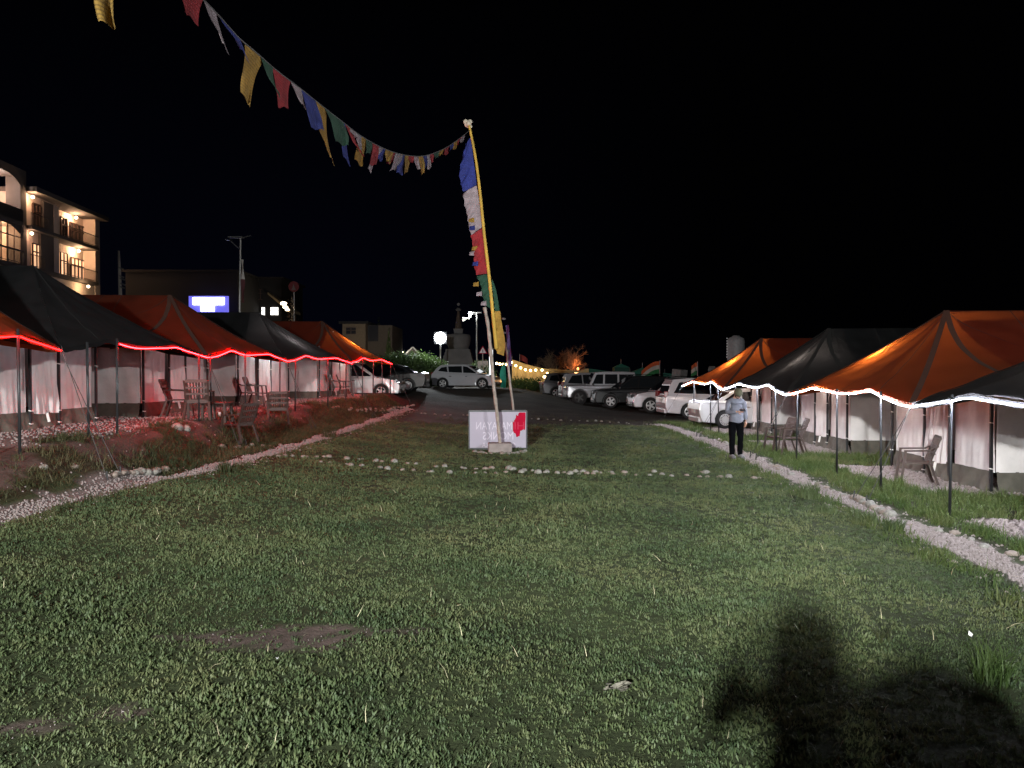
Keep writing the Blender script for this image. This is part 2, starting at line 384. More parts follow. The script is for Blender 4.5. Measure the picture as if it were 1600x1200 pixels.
scatter('lawn_grass', 'grass', 'short clumpy green grass of the floodlit lawn', lawn_pos, np.concatenate(PSC),
        [blades(11, .05, .016, .042, .0108, .9, True) for _ in range(6)], MG)
x, y = pts_in(4.5, 10, 5.5, 31, 170)
dr, dl, wb, far, pr, pl, pad, padl, dirtl, bare = masks(x, y)
k = (dr > .42+.1*wb) & ~pad & (x < 9.6) & (rng.uniform(0, 1, len(x)) < .55+.5*wb+.35); x, y = x[k], y[k]
x2, y2 = pts_in(3.5, 7, 6, 29, 60); d2 = dline(x2, y2, PR); k2 = (d2 < -.28) & (d2 > -.75) & (rng.uniform(0, 1, len(x2)) < .7)
x = np.concatenate([x, x2[k2]]); y = np.concatenate([y, y2[k2]])
scatter('long_grass', 'grass', 'longer bright green grass between the gravel path and the right tents', np.stack([x, y, terr(x, y)], -1), rng.uniform(.55, 1.5, len(x)),
        [blades(11, .07, .05, .14, .008, .9) for _ in range(5)], MGR)
x, y = pts_in(-9.5, -3.4, 5.5, 34, 200)
dr, dl, wb, far, pr, pl, pad, padl, dirtl, bare = masks(x, y)
k = (dl < -.3-.12*wb) & ~padl & (x > frontl(y)-.4) & (~dirtl | (rng.uniform(0, 1, len(x)) < .12)); x, y = x[k], y[k]
x2, y2 = pts_in(-8, -3, 6, 33, 60); d2 = dline(x2, y2, PL); k2 = (d2 > .22) & (d2 < .5) & (rng.uniform(0, 1, len(x2)) < .6)
x = np.concatenate([x, x2[k2]]); y = np.concatenate([y, y2[k2]])
scatter('bank_grass', 'grass', 'straggly brownish grass on the low bank before the left tents', np.stack([x, y, terr(x, y)], -1), rng.uniform(.5, 1.35, len(x)),
        [blades(9, .08, .04, .14, .008, 1.1) for _ in range(5)], MGL)
x, y = pts_in(-6, 6.5, 29, 36, 25)
_, _, wb, far, *_ = masks(x, y); k = rng.uniform(0, 1, len(x)) < (.5+.8*wb)*(1-sm(30, 35, y)); x, y = x[k], y[k]
scatter('sparse_grass', 'grass', 'sparse dark grass fading into the dirt of the car park', np.stack([x, y, terr(x, y)], -1), rng.uniform(.6, 1.4, len(x)),
        [blades(9, .08, .03, .08, .008, 1.1) for _ in range(3)], MGL)
def pebble(r):
    m = MB().sphere((0,0,r*.3), r, 5, 7, (1, random.uniform(.6,.9), random.uniform(.5,.8)))
    return [v+Vector([random.uniform(-.18,.18)*r for _ in range(3)]) for v in m.v], m.f
M_grav = mat('gravel_pebble', (.25, .215, .21), .85, var=.5, scale=2.5)
GP = []; GS = []
def addg(x, y, s):
    GP.append(np.stack([x, y, terr(x, y)], -1)); GS.append(s*rng.uniform(.5, 1.3, len(x)))
for (L, x0, x1, wd) in ((PR, 4, 8.5, .25), (PL, -8.5, -3, .22)):
    for (y0, y1, dn, s) in ((5, 11, 1500, 1.0), (11, 18, 800, 1.15), (18, 34, 330, 1.6)):
        x, y = pts_in(x0, x1, y0, y1, dn); d = np.abs(dline(x, y, L)); wb = wob(x, y)
        k = (d < wd+.14*wb) | ((d < wd+.3) & (rng.uniform(0, 1, len(x)) < .05))
        if L is PL: k &= ~((y < 12.6) & (d > .12) & (rng.uniform(0, 1, len(x)) < .6)); k &= ~((y < 12.6) & (rng.uniform(0, 1, len(x)) < .35+.3*np.sin(y*3+x*2)))
        addg(x[k], y[k], s)
for a_, b_, c_, d_ in PADS:
    x, y = pts_in(a_-.2, b_, c_-.2, d_+.3, 420); wb = wob(x, y)
    k = (x > a_+.12*wb) & (y > c_+.15*wb) & (y < d_+.15*wb); addg(x[k], y[k], 1.3)
x, y = pts_in(-10, -5.5, 11, 34, 80); m_ = masks(x, y); k = m_[7] | (m_[8] & (rng.uniform(0,1,len(x)) < .06)); addg(x[k], y[k], 1.3)
for p, rx, ry in BARE:
    n = 12; addg(rng.normal(p.x, rx*.7, n), rng.normal(p.y, ry*.7, n), .35)
scatter('gravel', 'gravel', 'pale crushed gravel of the two paths and tent forecourts', np.concatenate(GP), np.concatenate(GS), [pebble(.016) for _ in range(6)], M_grav, .5)
# dry straws standing out of the turf
x, y = pts_in(-5, 5, 3.4, 14, 2.6); M_straw = mat('straw', (.5, .46, .3), .7, var=.2)
scatter('dry_straw', 'straw', 'pale dry straws and seed stalks scattered through the lawn', np.stack([x, y, terr(x, y)+.01], -1), rng.uniform(.5, 1.3, len(x)),
        [blades(1, .01, .04, .09, .004, 1.6) for _ in range(6)], M_straw)

# ------------------------------------------------------------------ tents
def tent(s, y0, y1, xa0, xa1, zb, zc, ze, zr, mfly, mband, label, poles, bulb=None, wall_off=2.0, yin=(1.15, 1.3), inner=True, group=None):
    ym = (y0+y1)/2; xm = (xa0+xa1)/2; o = Vector((xm, ym, zb))
    root = thing('tent', label, 'tent', o, 0, group)
    A = Vector((xm+s*2.2, ym, zr)); B = Vector((xm+s*5.4, ym, zr+.02))
    def front(t):
        q = min(t, 1-t); b = (q/.27)**1.35 if q < .27 else 1-.42*math.sin(math.pi/2*(q-.27)/.23)**.8
        return Vector((xa0+(xa1-xa0)*t + s*.05*math.sin(math.pi*t), y0+(y1-y0)*t, zc+(ze-zc)*float(b)))
    def side(y, xa, t):
        return Vector((xa+s*7.4*t, y+.12*math.sin(math.pi*t)*(1 if y < ym else -1), zc+(ze+.05-zc)*float(sm(0,.25,t))))
    def face(e, a, b, nu, nv, ph):
        def fn(u, t):
            p = e(t); q = a.lerp(b, t); r = p.lerp(q, u)
            r.z -= .13*math.sin(math.pi*u)*(1 if a != b else .9)
            pq = ph+y0*1.7; r.z += (1-u)*.035*math.sin(t*27+pq+u*6)*(u+.2)+.014*math.sin(u*31+pq+3*math.sin(t*7+pq))*(1-u)*math.sin(t*9+pq)+.02*(1-u)*math.sin(t*5+u*7+pq)*math.sin(math.pi*t)
            return r
        return fn, grid(nu*2, nv*2, fn)
    m = MB()
    ff, g1 = face(front, A, A, 14, 40, 1.0); m.add(*g1)
    fn0, g2 = face(lambda t: side(y0, xa0, t), A, B, 12, 36, 2.0); m.add(*g2)
    fn1, g3 = face(lambda t: side(y1, xa1, t), A, B, 12, 36, 4.0); m.add(*g3)
    m.build('fly_sheet', mfly, root, o, True)
    # short hanging valance
    m = MB()
    for e in (front, lambda t: side(y0, xa0, t), lambda t: side(y1, xa1, t)):
        def vf(u, t, e=e):
            p = e(t); p.z -= .075*u+.01*u*math.sin(t*70); p.x += -s*.012*math.sin(t*44)*u; return p
        m.add(*grid(2, 44, vf))
    m.build('valance', mfly, root, o, True)
    # sewn seam bands lying on the sheet over the frame poles
    m = MB()
    def band(fn, t0, t1, wd, dz=.012):
        nonlocal m
        def bf(u, v):
            t = t0+(t1-t0)*u
            p = fn(1-u*.995, t + (v-.5)*wd*(1 if True else 0)/(max(u, .06))*.5 if False else t)
            return p
        pts = [fn(1-k/24, t0+(t1-t0)*k/24)+Vector((0, 0, dz)) for k in range(25)]
        for i in range(24):
            d = (pts[i+1]-pts[i]).normalized(); r_ = d.cross(Vector((0, 0, 1)))
            r_ = r_.normalized()*wd/2 if r_.length > 1e-4 else Vector((wd/2, 0, 0))
            m.add([pts[i]-r_, pts[i]+r_, pts[i+1]+r_, pts[i+1]-r_], [(0,1,2,3)])
    band(ff, 0.0, 0.0, .10); band(ff, 1, 1, .10)
    band(fn0, .0, .27, .11); band(fn1, .0, .27, .11); band(fn0, .0, .75, .03)
    if not (s < 0 and mfly is M_dark): m.build('seam_band', mband, root, o)
    m = MB()
    for fs_, t_ in ((ff, .22), (ff, .5), (ff, .78), (fn0, .4), (fn0, .55), (fn0, .7), (fn0, .85)):
        m = MB(); band(fs_, t_, t_, .016, .004); m.build('stitching', mband, root, o)
    MB().tube([A+Vector((-s*.05, 0, -.03)), B+Vector((0,0,-.03))], .025).build('ridge_pole', M_pole, root, o)
    for py_ in poles:
        t = (py_-y0)/(y1-y0); p = front(min(max(t, 0), 1)); p.y = py_; p.x += -s*.03
        gz = float(terr(p.x, py_))
        MB().tube([(p.x+s*.02*((py_*7) % 3-1), py_, gz-.05), (p.x, py_, p.z+.04)], .021, 8).build('pole', M_pole, root, o, True)
    # guy ropes
    for t in (0.0, 1.0):
        c = front(t); pg = Vector((c.x-s*.85, c.y+(.25 if t else -.25), 0)); pg.z = float(terr(pg.x, pg.y))
        MB().tube([c, c.lerp(pg, .5)-Vector((0,0,.02)), pg], .006, 5).build('guy_rope', M_rope, root, o)
        MB().tube([pg-Vector((0,0,.05)), pg+Vector((s*.02, 0, .16))], .012, 6).build('peg', M_pole, root, o)
    if inner:
        xw = xm+s*wall_off; ya = y0+yin[0]; yb = y1-yin[1]; top = zb+2.06; sk = zb+.33
        dx = (xa1-xa0)/(y1-y0)
        rz_ = zr-.42; xq = xm+s*wall_off
        MB().add([(xq, ya, top), (xq, ym, rz_), (xq, yb, top), (xq+s*3.6, ya, top), (xq+s*3.6, ym, rz_), (xq+s*3.6, yb, top)], [(0,1,4,3),(1,2,5,4),(0,2,1)]).build('inner_roof', M_white, root, o)
        def X(y): return xw+dx*(y-ym)
        rr = random.Random(int(y0*10))
        cuts = [ya, ya+(yb-ya)*.36, ya+(yb-ya)*.62, yb]
        for k in range(3):
            c0, c1 = cuts[k]+.02, cuts[k+1]-.02; amp = (.018, .045, .02)[k]; ph = rr.uniform(0, 6)
            def wf(u, v, c0=c0, c1=c1, amp=amp, ph=ph):
                y = c0+(c1-c0)*u; z = sk-.03*(k == 1)+(top-sk)*v
                d = amp*(math.sin(u*17+ph+v*1.6)+.5*math.sin(u*41+v*5+ph)+.35*math.sin(u*9-v*11))*(1.15-v*.7)
                return Vector((X(y)-s*(.03+abs(d) if k == 1 else .0+d*.6), y, z+.01*math.sin(u*12)))
            MB().add(*grid(44, 26, wf)).build('wall_panel', M_white, root, o, True)
        for (yy, sg) in ((ya, -1), (yb, 1)):
            def sf(u, v, yy=yy, sg=sg):
                x = X(yy)+s*3.6*u; z = sk+(top-sk)*v+.01
                d = .014*(math.sin(u*23+v*3)+.6*math.sin(u*51-v*7))
                return Vector((x, yy+sg*(.02+d+.05*math.sin(math.pi*u)), z))
            MB().add(*grid(40, 18, sf)).build('side_wall', M_white, root, o, True)
            def kf(u, v, yy=yy, sg=sg):
                x = X(yy)+s*3.6*u
                return Vector((x, yy+sg*(.03+.09*(1-v)*(1+.4*math.sin(u*29))+.012*math.sin(u*47+v*9)), zb-.04+(sk+.02-zb+.04)*v))
            MB().add(*grid(40, 5, kf)).build('skirt', M_skirt, root, o, True)
            def vf(u, v, yy=yy, sg=sg):
                x = X(yy)+s*(3.6*u); return Vector((x, yy+sg*.05, top+.0-.30*v-.1*math.sin(math.pi*u*2)**2*v))
            MB().add(*grid(30, 4, vf)).build('wall_shade', M_skirt, root, o, True)  # dark scalloped sheet standing in for the fly's shadow on the wall
        def kf(u, v):
            y = ya+(yb-ya)*u
            return Vector((X(y)-s*(.03+.10*(1-v)*(1+.5*math.sin(u*37))+.015*math.sin(u*61+v*7)), y, zb-.04+(sk+.02-zb+.04)*v))
        MB().add(*grid(60, 5, kf)).build('skirt', M_skirt, root, o, True)
        for y in (ya-.03, cuts[1], cuts[2], yb+.03):
            xx = X(y)-s*.09
            MB().beam((xx, y, zb-.02), (xx, y, top+.1), .045).build('post', M_pole, root, o)
            for zz in (.12, .38, 1.25):
                if rr.random() < .75: MB().box((xx-s*.012, y, zb+zz+rr.uniform(-.05, .05)), (.05, .075, .018), ry=.2).build('tie', M_tie, root, o)
        MB().beam((X(cuts[1]+.5)-s*.1, cuts[1]+.5, sk-.02), (X(cuts[1]+.5)-s*.13, cuts[1]+.52, sk-.2), .05, .01).build('tie', M_tie, root, o)
    if bulb:
        e, c, (bx, by, bz) = bulb
        bp_ = Vector((xm+s*bx, ym+by, ze+bz))
        MB().sphere(bp_, .035, 8, 10).build('bulb', mat('bulb_glass', (1, .9, .8), .3, emit=(1, .85, .7), es=30, var=0), root, o, True)
        MB().tube([bp_+Vector((0,0,.03)), bp_+Vector((0,0,.25))], .008, 6).build('bulb_cord', M_pole, root, o)
        lamp('POINT', bp_-o, e, c, .04, root)
    return front
GR = 'tents in the row along the right side of the lawn'; GL = 'tents in the row on the raised bank left of the lawn'
WARM = (1, .86, .74)
fr = {}
def rt(y0, y1, xa0, xa1, dark, label, poles, bulb): return tent(1, y0, y1, xa0, xa1, 0, 1.6, 1.82, 3.35, M_dark if dark else M_orange, M_band_d if dark else M_band_o, label, poles, bulb, 2.0, (1.1, 1.45), group=GR)
fr['A'] = rt(6.2, 12.35, 6.1, 6.46, True, 'dark grey canvas tent nearest the camera on the right, cut by the photo edge', [7.4, 9.3, 11.15], (90, WARM, (1.3, .6, .3)))
fr['B'] = rt(12.4, 18.75, 6.46, 6.74, False, 'large orange tent glowing beside the brown slatted chair on the right', [13.55, 15.65, 18.0], (260, WARM, (1.42, 1.05, .55)))
fr['C'] = rt(18.8, 24.95, 6.74, 6.9, True, 'dark grey tent between the two orange tents behind the walking person', [19.7, 21.4, 23.6], (150, WARM, (1.3, -.6, .35)))
fr['D'] = rt(25.0, 31.2, 6.9, 6.95, False, 'orange tent farthest away on the right, beside the parked silver sedan', [25.7, 26.8, 29.3], (280, WARM, (1.35, .3, .5)))
def ltt(y0, y1, xa0, xa1, dark, label, poles, bulb, zc=2.5, ze=2.7, zr=4.18, wo=2.1): return tent(-1, y0, y1, xa0, xa1, 1.0, zc, ze, zr, M_dark if dark else M_orange, M_band_d if dark else M_band_o, label, poles, bulb, wo, (1.1, 1.0), group=GL)
fr['1'] = ltt(8.6, 12.15, -7.25, -7.17, False, 'orange tent corner poking in at the far left edge of the photo', [9.5, 11.2], (45, WARM, (1.2, .6, .5)), zr=4.75)
fr['2'] = ltt(12.2, 17.8, -7.15, -7.1, True, 'big dark grey tent nearest on the left with pinkish white walls', [12.9, 13.9, 17.4], None)
fr['3'] = ltt(17.85, 23.6, -7.1, -6.94, False, 'dim orange tent on the left with the brown chairs in front', [18.0, 20.3, 23.0], None)
fr['4'] = ltt(23.65, 29.6, -6.94, -6.2, True, 'dark grey tent on the left with brightly lit white front wall', [24.3, 27.2, 29.0], (200, (1, .93, .9), (1.2, .0, .15)))
fr['5'] = ltt(29.65, 36.0, -6.18, -5.66, False, 'glowing orange tent farthest away on the left, beside the silver minivan', [31.2, 32.9, 34.3, 35.8], (260, WARM, (1.2, .9, .5)), 2.55, 2.74, 4.28, 1.7)

def strip(label, keys, m, s, r, x0=None, ext=None):
    pts = []
    for k in keys:
        t0, t1 = (0, 1) if not isinstance(k, tuple) else k[1:]; kk = k if not isinstance(k, tuple) else k[0]
        for i in range(25):
            t = t0+(t1-t0)*i/24; p = fr[kk](t); p.x -= s*.035; p.z -= .05+.012*math.sin(t*19); pts.append(p)
    if ext: pts += ext
    o = MB().tube(pts, r, 6).build('light_strip', m); tag(o, label, 'light strip'); return o
e_ = fr['D'](1); 
strip('white glowing light strip sagging along the eaves of the right tents', ['A', 'B', 'C', 'D'], M_led_w, 1, .0082)
strip('red glowing light strip running along the eaves of the four farther left tents', [('2', .32, 1), '3', '4', '5'], M_led_r, -1, .0095)
strip('short red light strip under the orange eave at the far left edge', [('1', 0, 1)], M_led_d, -1, .011)

# ------------------------------------------------------------------ chairs and tables
def chair(label, loc, rz, group):
    t = thing('garden_chair', label, 'chair', loc, rz, group)
    m = MB()
    for k in range(7): m.box((-.21+.07*k, .0, .415), (.055, .44, .022))
    m.box((0, .22, .405), (.5, .03, .04)); m.box((0, -.2, .405), (.5, .03, .04)); m.build('seat', M_chair, t)
    m = MB(); tl = -.32
    def bp_(x, h): return Vector((x, -.2-.14*(h/.48)-.04*math.sin(h*4), .43+h))
    m.beam(bp_(-.22, 0), bp_(-.25, .47), .05, .03); m.beam(bp_(.22, 0), bp_(.25, .47), .05, .03)
    for h in (.02, .17, .31, .46): m.beam(bp_(-.23, h), bp_(.23, h), .03, .045 if h < .4 else .07)
    for k in range(7):
        x = -.18+.06*k; m.beam(bp_(x, 0), bp_(x*1.08, .47), .028, .02)
    m.build('backrest', M_chair, t)
    for sx in (-1, 1):
        m = MB(); m.beam((sx*.27, .24, .64), (sx*.26, -.22, .66), .06, .028); m.beam((sx*.26, -.2, .66), (sx*.23, -.27, .7), .05, .03)
        m.build('armrest', M_chair, t)
        MB().beam((sx*.29, .3, 0), (sx*.27, .22, .64), .05, .04).build('leg', M_chair, t)
        MB().beam((sx*.28, -.34, 0), (sx*.24, -.2, .42), .05, .04).build('leg', M_chair, t)
    return t
GC = 'brown plastic garden chairs outside the tents'
first = [None]
def put_chair(label, px, Y, rz, dz=0, X=None):
    x = X if X is not None else (px-800)/1200*Y
    p = T(x, Y, dz)
    if first[0] is None: first[0] = chair(label, p, R(rz), GC); return
    c = copy_tree(first[0]); c.location = p; c.rotation_euler = (0, 0, R(rz)); c['label'] = label
put_chair('brown slatted armchair facing the lawn alone before the right orange tent wall', 1432, 14.5, 72)
put_chair('brown armchair half hidden by a pole outside the right dark tent', 1238, 19.7, 80)
put_chair('brown armchair standing close in front of another near the right dark tent', 1218, 20.1, 95)
put_chair('dark armchair in profile before the pink tent wall, leftmost on the left bank', 278, 18.7, -80)
put_chair('dark armchair with its slatted back to the camera beside the low table', 311, 17.6, 12)
put_chair('dark armchair turned sideways at the right of the low table', 373, 18.0, 65)
put_chair('dark armchair lower on the bank with slatted back to the camera', 434, 21.6, 18)
put_chair('dark armchair before the bright white wall of the left dark tent', 401, 24.2, -85)
put_chair('dark armchair behind another before the bright white tent wall', 387, 24.9, -70)
put_chair('dark armchair in front of the farthest left orange tent, facing right', 529, 31.6, -85)
put_chair('dark armchair close behind another at the farthest left orange tent', 540, 32.2, -75)
t = thing('side_table', 'low dark square table between the armchairs on the left bank', 'table', T(-6.95, 18.1))
bevel(MB().box((0, 0, .46), (.62, .55, .035)).build('table_top', M_chair, t), .008)
for sx in (-1, 1):
    for sy in (-1, 1): MB().beam((sx*.27, sy*.23, 0), (sx*.25, sy*.21, .445), .05).build('leg', M_chair, t)
c = tag(MB().lathe([(.025,0),(.034,.1),(.035,.1)], T(-7.2, 18.9, .0), 10).build('cup', M_tie), 'small white paper cup left on the red lit gravel under the chairs', 'cup')

# ------------------------------------------------------------------ sign board, flag poles, prayer flags
SY = 20.95; sx0, sx1, sz0, sz1 = -1.17, .40, .02, 1.05
sg = thing('sign_board', 'white board with faint mirrored lettering and red jagged shape behind the flag pole', 'sign', ((sx0+sx1)/2, SY, 0))
M_sign = mat('sign_panel', (.31, .295, .37), .6, var=.06, scale=2); M_sgt = mat('sign_text', (.50, .47, .56), .6, var=0); M_sgr = mat('sign_red', (.36, .004, .028), .8, var=.1, spec=.1)
o = Vector(sg.location)
MB().box(((sx0+sx1)/2, SY, (sz0+sz1)/2), (sx1-sx0, .03, sz1-sz0)).build('panel', M_sign, sg, o)
m = MB()
for a, b in (((sx0, sz1), (sx1, sz1)), ((sx0, sz0), (sx1, sz0)), ((sx0, sz0-.03), (sx0, sz1)), ((sx1, sz0-.03), (sx1, sz1))):
    m.beam((a[0], SY, a[1]), (b[0], SY, b[1]), .035, .05 if a[1] == b[1] else .05)
m.build('frame', M_pole, sg, o)
def S(px, py): return Vector(((px-800)/1200*SY, 0, 2.1+(582-py)/1200*SY))
jag = [(811.5,644.5),(821,644.5),(821.3,651),(820.8,660),(820.3,671.5),(818.9,671.8),(818.7,670.2),(817.3,670.8),(817.2,671.6),(815.6,672),(815.5,672.8),(814,673),(812.8,673.4),(812.6,676),(811.9,681.5),(809.7,681.8),(809.5,682.5),(806.5,682.8),(806.3,680.4),(805.8,677.4),(804.9,678),(804.7,676.8),(802.8,676.6),(802.6,674.4),(801.5,673.5),(801.3,665),(801.2,658.5),(802,658),(802.3,660),(803.2,659.4),(803.4,656.4),(804.7,655.8),(804.9,653.8),(806.2,653.4),(806.3,648.4),(807.6,647.8),(807.9,649.6),(809.5,649.4),(809.8,646),(810.9,646)]
n = len(jag); v = [S(a, b)+Vector((0, SY-.0175, 0)) for a, b in jag]; v += [p-Vector((0, .003, 0)) for p in v]
obj('red_shape', v, [tuple(range(n, 2*n))]+[(i, (i+1) % n, n+(i+1) % n, n+i) for i in range(n)], M_sgr, sg, o)
def text_mesh(name, s_, rect, m_, parent, off, mirror=True, y=SY-.0165, th=.003):
    """lettering stretched into the pixel-free world rectangle x0,x1,z0,z1 on the board face"""
    cu = bpy.data.curves.new('lettering', 'FONT'); cu.body = s_; cu.extrude = 0
    to = bpy.data.objects.new('lettering', cu); COL.objects.link(to); bpy.context.view_layer.update()
    me = bpy.data.meshes.new_from_object(to.evaluated_get(bpy.context.evaluated_depsgraph_get()))
    bpy.data.objects.remove(to)
    vs = [v.co.copy() for v in me.vertices]; fs = [tuple(p.vertices) for p in me.polygons]
    a0 = min(v.x for v in vs); a1 = max(v.x for v in vs); b0 = min(v.y for v in vs); b1 = max(v.y for v in vs); c1 = max(v.z for v in vs)
    x0, x1, z0, z1 = rect; out = []
    for v in vs:
        u = (v.x-a0)/(a1-a0); q = (v.y-b0)/(b1-b0); u = 1-u if mirror else u
        out.append(Vector((x0+(x1-x0)*u, y-th, z0+(z1-z0)*q)))
    return obj(name, out, fs, m_, parent, off)
def rct(a, b, c, d): p = S(a, d); q = S(b, c); return (p.x, q.x, p.z, q.z)
text_mesh('lettering', 'MALAYAN', rct(744, 800, 659.3, 671), M_sgt, sg, o)
text_mesh('lettering', 'HI', rct(804, 819, 659.3, 671), mat('sign_red_text', (.42, .012, .05), .8, var=0), sg, o, y=SY-.021)
text_mesh('lettering', 'MONKS', rct(754.5, 802, 675, 687), M_sgt, sg, o)
text_mesh('lettering', 'RA', rct(753, 764, 691.5, 699), M_sgt, sg, o)
text_mesh('lettering', 'C', rct(800, 805, 691.5, 699), M_sgt, sg, o)
FY = 20.25
fp = thing('flag_pole', 'tall leaning wooden pole with a long five coloured vertical prayer flag', 'flag pole', ((780-800)/1200*FY, FY, 0))
o = Vector(fp.location); bl = T(o.x, FY)
low = [P(782, 700, FY), P(779, 670, FY), P(776, 640, FY), P(771, 600, FY), P(768, 560, FY), P(765.5, 535, FY), P(762, 505, FY), P(757, 480, FY)]
MB().tube(catmull(low, 5), [.046+.006*math.sin(i*1.7) for i in range(36)], 10).build('wooden_pole', M_wood, fp, o, True)
MB().tube(catmull([P(765.5, 545, FY), P(768, 562, FY-.02)], 2), [.05, .05, .03], 8).build('branch_stub', M_wood, fp, o, True)
up = [P(775.5, 545, FY-.06), P(770, 490, FY-.06), P(764, 430, FY-.06), P(757, 370, FY-.06), P(751, 310, FY-.06), P(745, 260, FY-.06), P(739, 225, FY-.06), P(733, 196, FY-.06)]
M_sleeve = mat('yellow_cloth', (.50, .33, .055), .85, var=.2, scale=4, bump=.3, bscale=9, trans=.15)
MB().tube(catmull(up, 6), [.048-.0004*i for i in range(43)], 8).build('pole_sleeve', M_sleeve, fp, o, True)
k_ = MB()
for i in range(9): k_.sphere(P(731+random.uniform(-4, 5), 194+random.uniform(-4, 4), FY+random.uniform(-.05, .05)), random.uniform(.04, .075), 5, 7)
k_.build('knotted_cloth', mat('cream_cloth', (.5, .45, .36), .9, bump=.5), fp, o, True)
FC = {'blue': (.02, .035, .22), 'white': (.32, .275, .30), 'red': (.27, .015, .022), 'green': (.015, .07, .04), 'yellow': (.32, .19, .028)}
FC.update({'dimmed_'+k: tuple(c*.55 for c in v) for k, v in list(FC.items())})  # string flags: same colours darkened to stand in for dimmer light
def cloth(n):
    new = n+'_flag_cloth' not in MATS
    m = mat(n+'_flag_cloth', FC[n], .85, var=.3, scale=5, bump=.3, bscale=16, trans=.2)
    if new:   # faint block printing: rows of broken dark marks
        nt = m.node_tree; b = nt.nodes['Principled BSDF']; l = b.inputs['Base Color'].links[0]; src = l.from_socket
        tc = [x for x in nt.nodes if x.type == 'TEX_COORD'][0]
        wv = nt.nodes.new('ShaderNodeTexWave'); wv.bands_direction = 'Z'; wv.inputs['Scale'].default_value = 9; wv.inputs['Distortion'].default_value = 1.5
        nz = nt.nodes.new('ShaderNodeTexNoise'); nz.inputs['Scale'].default_value = 45
        for q in (wv, nz): nt.links.new(tc.outputs['Object'], q.inputs['Vector'])
        mu = nt.nodes.new('ShaderNodeMath'); mu.operation = 'MULTIPLY'; nt.links.new(wv.outputs['Fac'], mu.inputs[0]); nt.links.new(nz.outputs['Fac'], mu.inputs[1])
        mr = nt.nodes.new('ShaderNodeMapRange'); mr.inputs['From Min'].default_value = .22; mr.inputs['From Max'].default_value = .42; mr.inputs['To Max'].default_value = .55
        nt.links.new(mu.outputs[0], mr.inputs['Value'])
        mx = nt.nodes.new('ShaderNodeMixRGB'); nt.links.new(mr.outputs[0], mx.inputs[0]); nt.links.new(src, mx.inputs[1]); mx.inputs[2].default_value = tuple(c*.25 for c in FC[n])+(1,)
        nt.links.new(mx.outputs[0], b.inputs['Base Color'])
    return m
def panel(name, m, L, Rr, parent, o, dy=-.02, amp=.05, ph=0):
    L = catmull([P(a, b, FY) for a, b in L], 8); Rr = catmull([P(a, b, FY) for a, b in Rr], 8); n = min(len(L), len(Rr))
    def fn(u, v):
        i = u*(n-1); a = int(min(i, n-2)); f_ = i-a
        l = L[a].lerp(L[a+1], f_) if len(L) == n else L[round(u*(len(L)-1))]; r_ = Rr[a].lerp(Rr[a+1], f_) if len(Rr) == n else Rr[round(u*(len(Rr)-1))]
        p = l.lerp(r_, v); w_ = (1-v)
        p.y += dy+amp*w_*(math.sin(u*13+ph+v*3)+.5*math.sin(u*29+v*9+ph)); p.x += .012*w_*math.sin(u*33+ph); return p
    MB().add(*grid(40, 10, fn)).build(name, m, parent, o, True)
panel('blue_flag', cloth('blue'), [(727,226),(722,250),(718,272),(721,290),(724,300)], [(735,215),(738,232),(740.5,255),(743,272),(744.5,289)], fp, o)
panel('white_flag', cloth('white'), [(724,301),(726,320),(730,335),(732,350),(736,368)], [(744.5,290),(748,308),(750.5,325),(753,340),(755,354)], fp, o, ph=2)
panel('red_flag', cloth('red'), [(736,369),(739,385),(741,400),(741,415),(745,430)], [(755,355),(758,372),(761,388),(764,405),(765,427)], fp, o, ph=4)
panel('green_flag', cloth('green'), [(744,431),(750,442),(753,455),(755,466),(757,476)], [(765,428),(767,440),(768,452),(770,468),(772,486)], fp, o, ph=1)
panel('green_flag', cloth('green'), [(768,436),(769,450),(771,462),(772,474),(773,486)], [(769,436),(774,450),(777,462),(779,475),(780.5,487)], fp, o, ph=1, amp=.02)
panel('yellow_flag', cloth('yellow'), [(772,487),(773,505),(774,525),(774,542),(777,552)], [(781.5,486),(784,505),(788,525),(789.5,540),(787,556)], fp, o, ph=3, amp=.03)
for i, (a, b, c_) in enumerate(((738,340,'yellow'),(739,352,'blue'),(743,384,'yellow'),(739,392,'white'),(744,408,'blue'),(745,440,'yellow'),(750,455,'white'),(757,470,'white'))):
    p = P(a+3, b, FY-.05); q = P(a-6, b+7, FY-.1)
    MB().add([p, p+Vector((0,.05,-.12)), q, q+Vector((.02,-.06,.08))], [(0,1,2,3)]).build('small_flag', cloth(c_), fp, o)
o2 = Vector(((803-800)/1200*22, 22, 0))
f2 = thing('flag_pole', 'thin second pole with purple cloth standing behind the sign board', 'flag pole', o2)
MB().tube(catmull([o2, P(802, 640, 22), P(797, 600, 22), P(793, 560, 22), P(790, 535, 22)], 5), .035, 8).build('wooden_pole', M_wood, f2, o2, True)
def pf(u, v): p = P(790+5*v+5*u, 508+64*u, 22); p.y += .05*math.sin(u*11+v*3)-.05; return p
MB().add(*grid(20, 6, pf)).build('purple_flag', mat('purple_cloth', (.11, .07, .20), .85, bump=.3, trans=.2), f2, o2, True)
for a, b in ((787,498),(776,520),(788,520),(795,548)):
    MB().sphere(P(a, b, 22), .05, 5, 6, (1.2, .5, .7)).build('cloth_knot', mat('grey_cloth', (.14, .14, .14), .9), f2, o2, True)
cb = MB().box(T(-.32, 20.35, .13), (.62, .5, .26), rz=.05).build('concrete_block', M_conc); bevel(cb, .03); tag(cb, 'grey concrete footing block at the foot of the leaning flag pole', 'concrete block')
